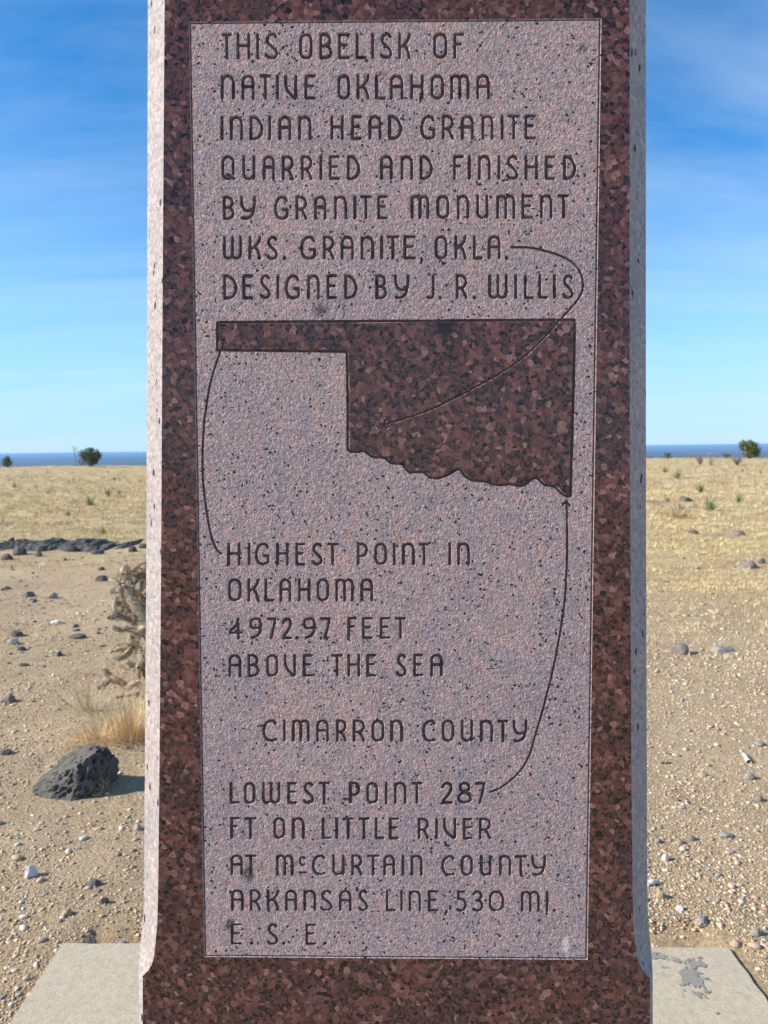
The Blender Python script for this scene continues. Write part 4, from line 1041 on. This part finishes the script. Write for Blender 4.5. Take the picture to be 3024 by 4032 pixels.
def twig_shrub(px, py, hpx, label, n=26, seed=0, mat='brown_rock', wide=.8):
    rs = np.random.default_rng(seed); p = at(px, py); k = m_per_px(p); h = hpx * k; parts = []
    e_ = empty('bare_shrub', p, label=label, cat='shrub', group='leafless shrubs in the dry grass')
    for i in range(n):
        a = rs.uniform(0, 6.28); le = rs.uniform(.1, wide); L = h * rs.uniform(.6, 1.1)
        pts = [np.zeros(3)]
        for s in range(1, 5):
            t = s / 4; pts.append(np.array([math.cos(a) * L * le * t, math.sin(a) * L * le * t, L * t]) + rs.normal(0, .05 * h, 3) * t)
        r0 = max(.004, k * .8)
        parts.append(tube(pts, [r0 * 1.3, r0, r0 * .8, r0 * .6, r0 * .4], 4))
        for q in (2, 3):
            b = pts[q]; d = rs.normal(0, 1, 3); d[2] = abs(d[2]); d = d / np.linalg.norm(d) * L * .3
            parts.append(tube([b, b + d * .6, b + d], [r0 * .7, r0 * .5, r0 * .3], 3)) if False else parts.append(tube([b, b + d * .6, b + d], [r0 * .7, r0 * .5, r0 * .3], 4))
    v, f = join(parts); mesh_np('twigs', v, f, M[mat], e_)
twig_shrub(2757, 1832, 42, 'darkest leafless shrub on the skyline slope at the right', 30, 1, wide=.7)
twig_shrub(2800, 1832, 32, 'sparse forked leafless shrub right of the darkest one', 10, 2, wide=.8)
twig_shrub(2902, 1832, 36, 'broad leafless shrub below and left of the large juniper', 34, 3, wide=1.0)
twig_shrub(2668, 2026, 44, 'blackish bare twigs in tan grass beside the obelisk at the right', 14, 4, 'dark_rock', 1.0)
twig_shrub(2722, 1794, 20, 'faint grey shrub on the skyline between the two small junipers', 24, 5, 'grey_rock')
twig_shrub(2795, 1792, 22, 'reddish grey shrub on the skyline left of the low juniper', 24, 6, 'pink_rock')
def snag():
    p = at(297, 1832); k = m_per_px(p); h = 80 * k
    e_ = empty('dead_tree', p, label='thin dead snag standing just left of the left juniper', cat='dead tree')
    v, f = tube([(0, 0, 0), (.03 * h, 0, h * .35), (-.03 * h, 0, h * .7), (0, 0, h)], [.05, .04, .03, .015], 5); mesh_np('trunk', v, f, M['grey_rock'], e_)
    parts = []
    for i in range(12):
        z = h * random.uniform(.2, .85); a = random.uniform(0, 6.28); L = h * .17
        parts.append(tube([(0, 0, z), (math.cos(a) * L, math.sin(a) * L, z + L * .8)], [.02, .008], 4))
    v, f = join(parts); mesh_np('branches', v, f, M['grey_rock'], e_)
snag()

JG = [(.060, .080, .032), (.095, .12, .045), (.13, .15, .06), (.17, .18, .08)]
def juniper(px, py, wpx, hpx, label, seed, n=2600, bare=.3, blobs=14):
    rs = np.random.default_rng(seed); p = at(px, py); k = m_per_px(p); w, h = wpx * k, hpx * k
    e_ = empty('juniper', p, label=label, cat='juniper', group='junipers on the skyline')
    cen = []
    for i in range(blobs):
        a = rs.uniform(0, 6.28); r = rs.uniform(0, .34) * w
        zc = h * rs.uniform(.10, .80); f_ = 1 - abs(zc / h - .5) * .9
        cen.append((math.cos(a) * r * f_, math.sin(a) * r * f_, zc, rs.uniform(.15, .23) * w))
    vs, fs, cs = [], [], []
    for i in range(n):
        c = cen[rs.integers(len(cen))]; d = rs.normal(size=3); d /= np.linalg.norm(d); rr_ = c[3] * rs.uniform(.5, 1.05)
        q = np.array(c[:3]) + d * rr_ * np.array([1, 1, .95])
        if q[2] < .06 * h: q[2] = .06 * h + abs(rs.normal()) * .1 * h
        s = .034 * w * rs.uniform(.6, 1.5); t1 = rs.normal(size=3); t1 /= np.linalg.norm(t1); t2 = np.cross(t1, d); t2 /= np.linalg.norm(t2) + 1e-6
        t1 = t1 + np.array([0, 0, .6])
        kk = len(vs); vs += [q - t2 * s * .5, q + t2 * s * .5, q + t1 * s * 1.3]; fs.append((kk, kk + 1, kk + 2))
        col = np.array(JG[rs.integers(4)]) * rs.uniform(.7, 1.3); cs += [col] * 3
    mesh_np('crown', np.array(vs), np.array(fs), M['leaf'], e_, colors=np.array(cs))
    parts = []
    for i in range(9):
        c = cen[i % len(cen)]
        parts.append(tube([(rs.normal() * .05, rs.normal() * .05, 0), (c[0] * .4, c[1] * .4, c[2] * .4), (c[0], c[1], c[2])], [.05 * w * .6, .035 * w * .6, .01 * w], 5))
    v, f = join(parts); mesh_np('trunk', v, f, M['brown_rock'], e_)
juniper(358, 1830, 104, 84, 'juniper on the skyline left of the obelisk, larger one on that side', 1, 3000)
juniper(30, 1832, 60, 48, 'dark round juniper cut by the left picture edge', 2, 1600, blobs=9)
juniper(2948, 1795, 108, 78, 'large dense juniper near the right picture edge', 3, 3600, blobs=22)
juniper(2628, 1800, 42, 24, 'small dark green juniper right beside the obelisk on the right skyline', 4, 900, blobs=7)
juniper(2860, 1794, 42, 24, 'low pale green juniper left of the large juniper', 5, 900, blobs=7)

# cholla cactus beside the obelisk, brown and spiny, with dry grass at its foot
def cholla():
    base = at(560, 2745); base = base + np.array([.02, .0, 0])
    e_ = empty('cholla_cactus', base, label='dried brown spiny cholla cactus half hidden behind the left edge of the obelisk', cat='cactus')
    rs = np.random.default_rng(12)
    cm = tint_mat('cholla_skin', .9, .5, 90)
    protos = []
    for q in range(5):
        L = 1.0; n = 9; pts, rad = [], []
        bend = rs.normal(0, .10, 2)
        for i in range(n + 1):
            t = i / n; pts.append((bend[0] * math.sin(t * 3), bend[1] * math.sin(t * 3), t)); rad.append(.10 * (1 + .13 * (i % 2)) * (1 if 0 < i < n else .6))
        v, f = tube(pts, rad, 8)
        k = np.arange(len(v)); v = v + (((k % 8) % 2)[:, None] * .12 * (v - np.stack([np.interp(v[:, 2], [p_[2] for p_ in pts], [p_[0] for p_ in pts]), np.interp(v[:, 2], [p_[2] for p_ in pts], [p_[1] for p_ in pts]), v[:, 2]], -1)) / .10 * .45)
        base_c = [(.42, .30, .18), (.52, .40, .25), (.30, .24, .15), (.30, .20, .13), (.58, .45, .30)][q]
        me_cols = np.tile(base_c, (len(v), 1)) * rs.uniform(.8, 1.15, (len(v), 1))
        sv, sf = [], []
        for i in range(420):
            b = v[rs.integers(len(v))]; ax = np.array([0, 0, b[2]]); d = b - ax; d /= np.linalg.norm(d) + 1e-6; d = d + rs.normal(0, .45, 3); d /= np.linalg.norm(d)
            s = np.cross(d, rs.normal(size=3)); s /= np.linalg.norm(s) + 1e-6; kk = len(sv)
            sv += [b - s * .009, b + s * .009, b + d * rs.uniform(.08, .22)]; sf.append((kk, kk + 1, kk + 2, kk + 2))
        sv = np.array(sv); sfa = np.array(sf)[:, :3] + len(v)
        tri = np.concatenate([f[:, [0, 1, 2]], f[:, [0, 2, 3]], sfa])
        cols = np.concatenate([me_cols, np.tile((.62, .54, .42), (len(sv), 1))])
        o = mesh_np('joint', np.concatenate([v, sv]), tri, cm, None, link=False, colors=cols); protos.append(o.data)
    segs = []
    def grow(p, d, L, lev):
        segs.append((p, d, L)); tip = p + d * L
        if lev <= 0: return
        for i in range(rs.integers(1, 4)):
            nd = d * .5 + rs.normal(0, .75, 3) * np.array([1, .7, .8]); nd[2] += .25 if lev > 1 else -.1; nd /= np.linalg.norm(nd)
            grow(p + d * L * rs.uniform(.6, 1.0), nd, L * rs.uniform(.8, 1.05), lev - 1)
    for a in range(3):
        b0 = np.array([rs.uniform(-.05, .12), rs.uniform(-.05, .05), .0]); z0 = 0
        for q in range(4):                       # a leaning woody stem that carries shorter joints all the way up
            d = np.array([rs.normal(0, .22) - .10, rs.normal(0, .2), 1.0]); d /= np.linalg.norm(d)
            segs.append((b0, d, .20)); b0 = b0 + d * .18
            for w in range(1 + q % 2):
                nd = rs.normal(0, 1, 3) * np.array([1, .6, .5]); nd[2] += .2; nd /= np.linalg.norm(nd); grow(b0 - d * rs.uniform(0, .1), nd, rs.uniform(.09, .14), 2)
    kept = 0
    for p_, d, L in segs:
        wx = (p_ + d * L)
        if not (-.22 - .10 * (wx[2] < .40) + .10 * max(wx[2] - .6, 0) < wx[0] < .36 and -.02 < wx[2] < .84 and abs(wx[1]) < .34) or kept > 290: continue
        o = bpy.data.objects.new('joint', protos[rs.integers(5)]); C.objects.link(o); o.parent = e_
        q = Vector(d).to_track_quat('Z', 'Y'); o.rotation_mode = 'QUATERNION'; o.rotation_quaternion = q
        o.location = p_; o.scale = (L * 1.05, L * 1.05, L); kept += 1
    return e_
cholla()
def clump(px, py, h, n, spread, cols, label, seed, lean=.8, width=.0035, base_r=.1, name='grass_clump'):
    p = at(px, py); e_ = blades(name, None, n, h, h, width, cols, M['straw'], lean, base_r, 4, .5, seed, None); e_.location = p
    tag(e_, label, 'grass clump')
OR = [(.72, .50, .25), (.80, .62, .36), (.66, .42, .21), (.84, .70, .44), (.60, .38, .20)]
clump(520, 2900, .28, 520, .3, OR, 'rusty golden dry grass at the foot of the cactus, against the obelisk', 3, .85, .003, .13)
clump(440, 2850, .22, 260, .3, [(.72, .60, .36), (.64, .52, .30), (.78, .68, .46)], 'pale dry grass bunch just left of the foot of the cactus', 4, .95, .0026, .16)
clump(350, 2800, .24, 170, .3, [(.64, .55, .34), (.58, .47, .28)], 'thin straggling dry grass farthest left of the cactus', 5, .9, .003, .12)
clump(390, 2915, .14, 330, .3, OR, 'low flattened dry grass in front of the cactus', 6, .98, .003, .16)
clump(2660, 2040, .26, 150, .3, [(.56, .42, .24), (.50, .35, .20)], 'tan grass clump round the bare twigs at the right', 8, .6, .02, .35)

# curled dead weed beside the lava rock
def weed():
    p = at(345, 3120); rs = np.random.default_rng(9); parts = []
    for i in range(26):
        c = np.array([rs.uniform(-.05, .07), rs.uniform(-.05, .04), .005]); r = rs.uniform(.012, .035); a0 = rs.uniform(0, 6.28); turn = rs.uniform(2, 5.5); tz = rs.uniform(.01, .06)
        ax = rs.uniform(-.8, .8)
        pts = [c + np.array([r * math.cos(a0 + turn * t), r * math.sin(a0 + turn * t) * ax + .01 * t, tz * (.5 + .5 * math.sin(a0 + turn * t)) + .004]) for t in np.linspace(0, 1, 9)]
        parts.append(tube(pts, [.0028] * 4 + [.002] * 5, 5))
    v, f = join(parts); o = mesh_np('dead_weed', v, f, rock_mat('dead_weed_stem', (.36, .23, .10), (.50, .36, .18), 40)); o.location = p
    tag(o, 'curled golden dead weed in the shade beside the lava rock', 'weed')
weed()
print('slab', bl_, br_)
print('total tris', sum(len(o.data.polygons) * (2 if o.data.polygons and o.data.polygons[0].loop_total == 4 else 1) for o in bpy.data.objects if o.type == 'MESH'))
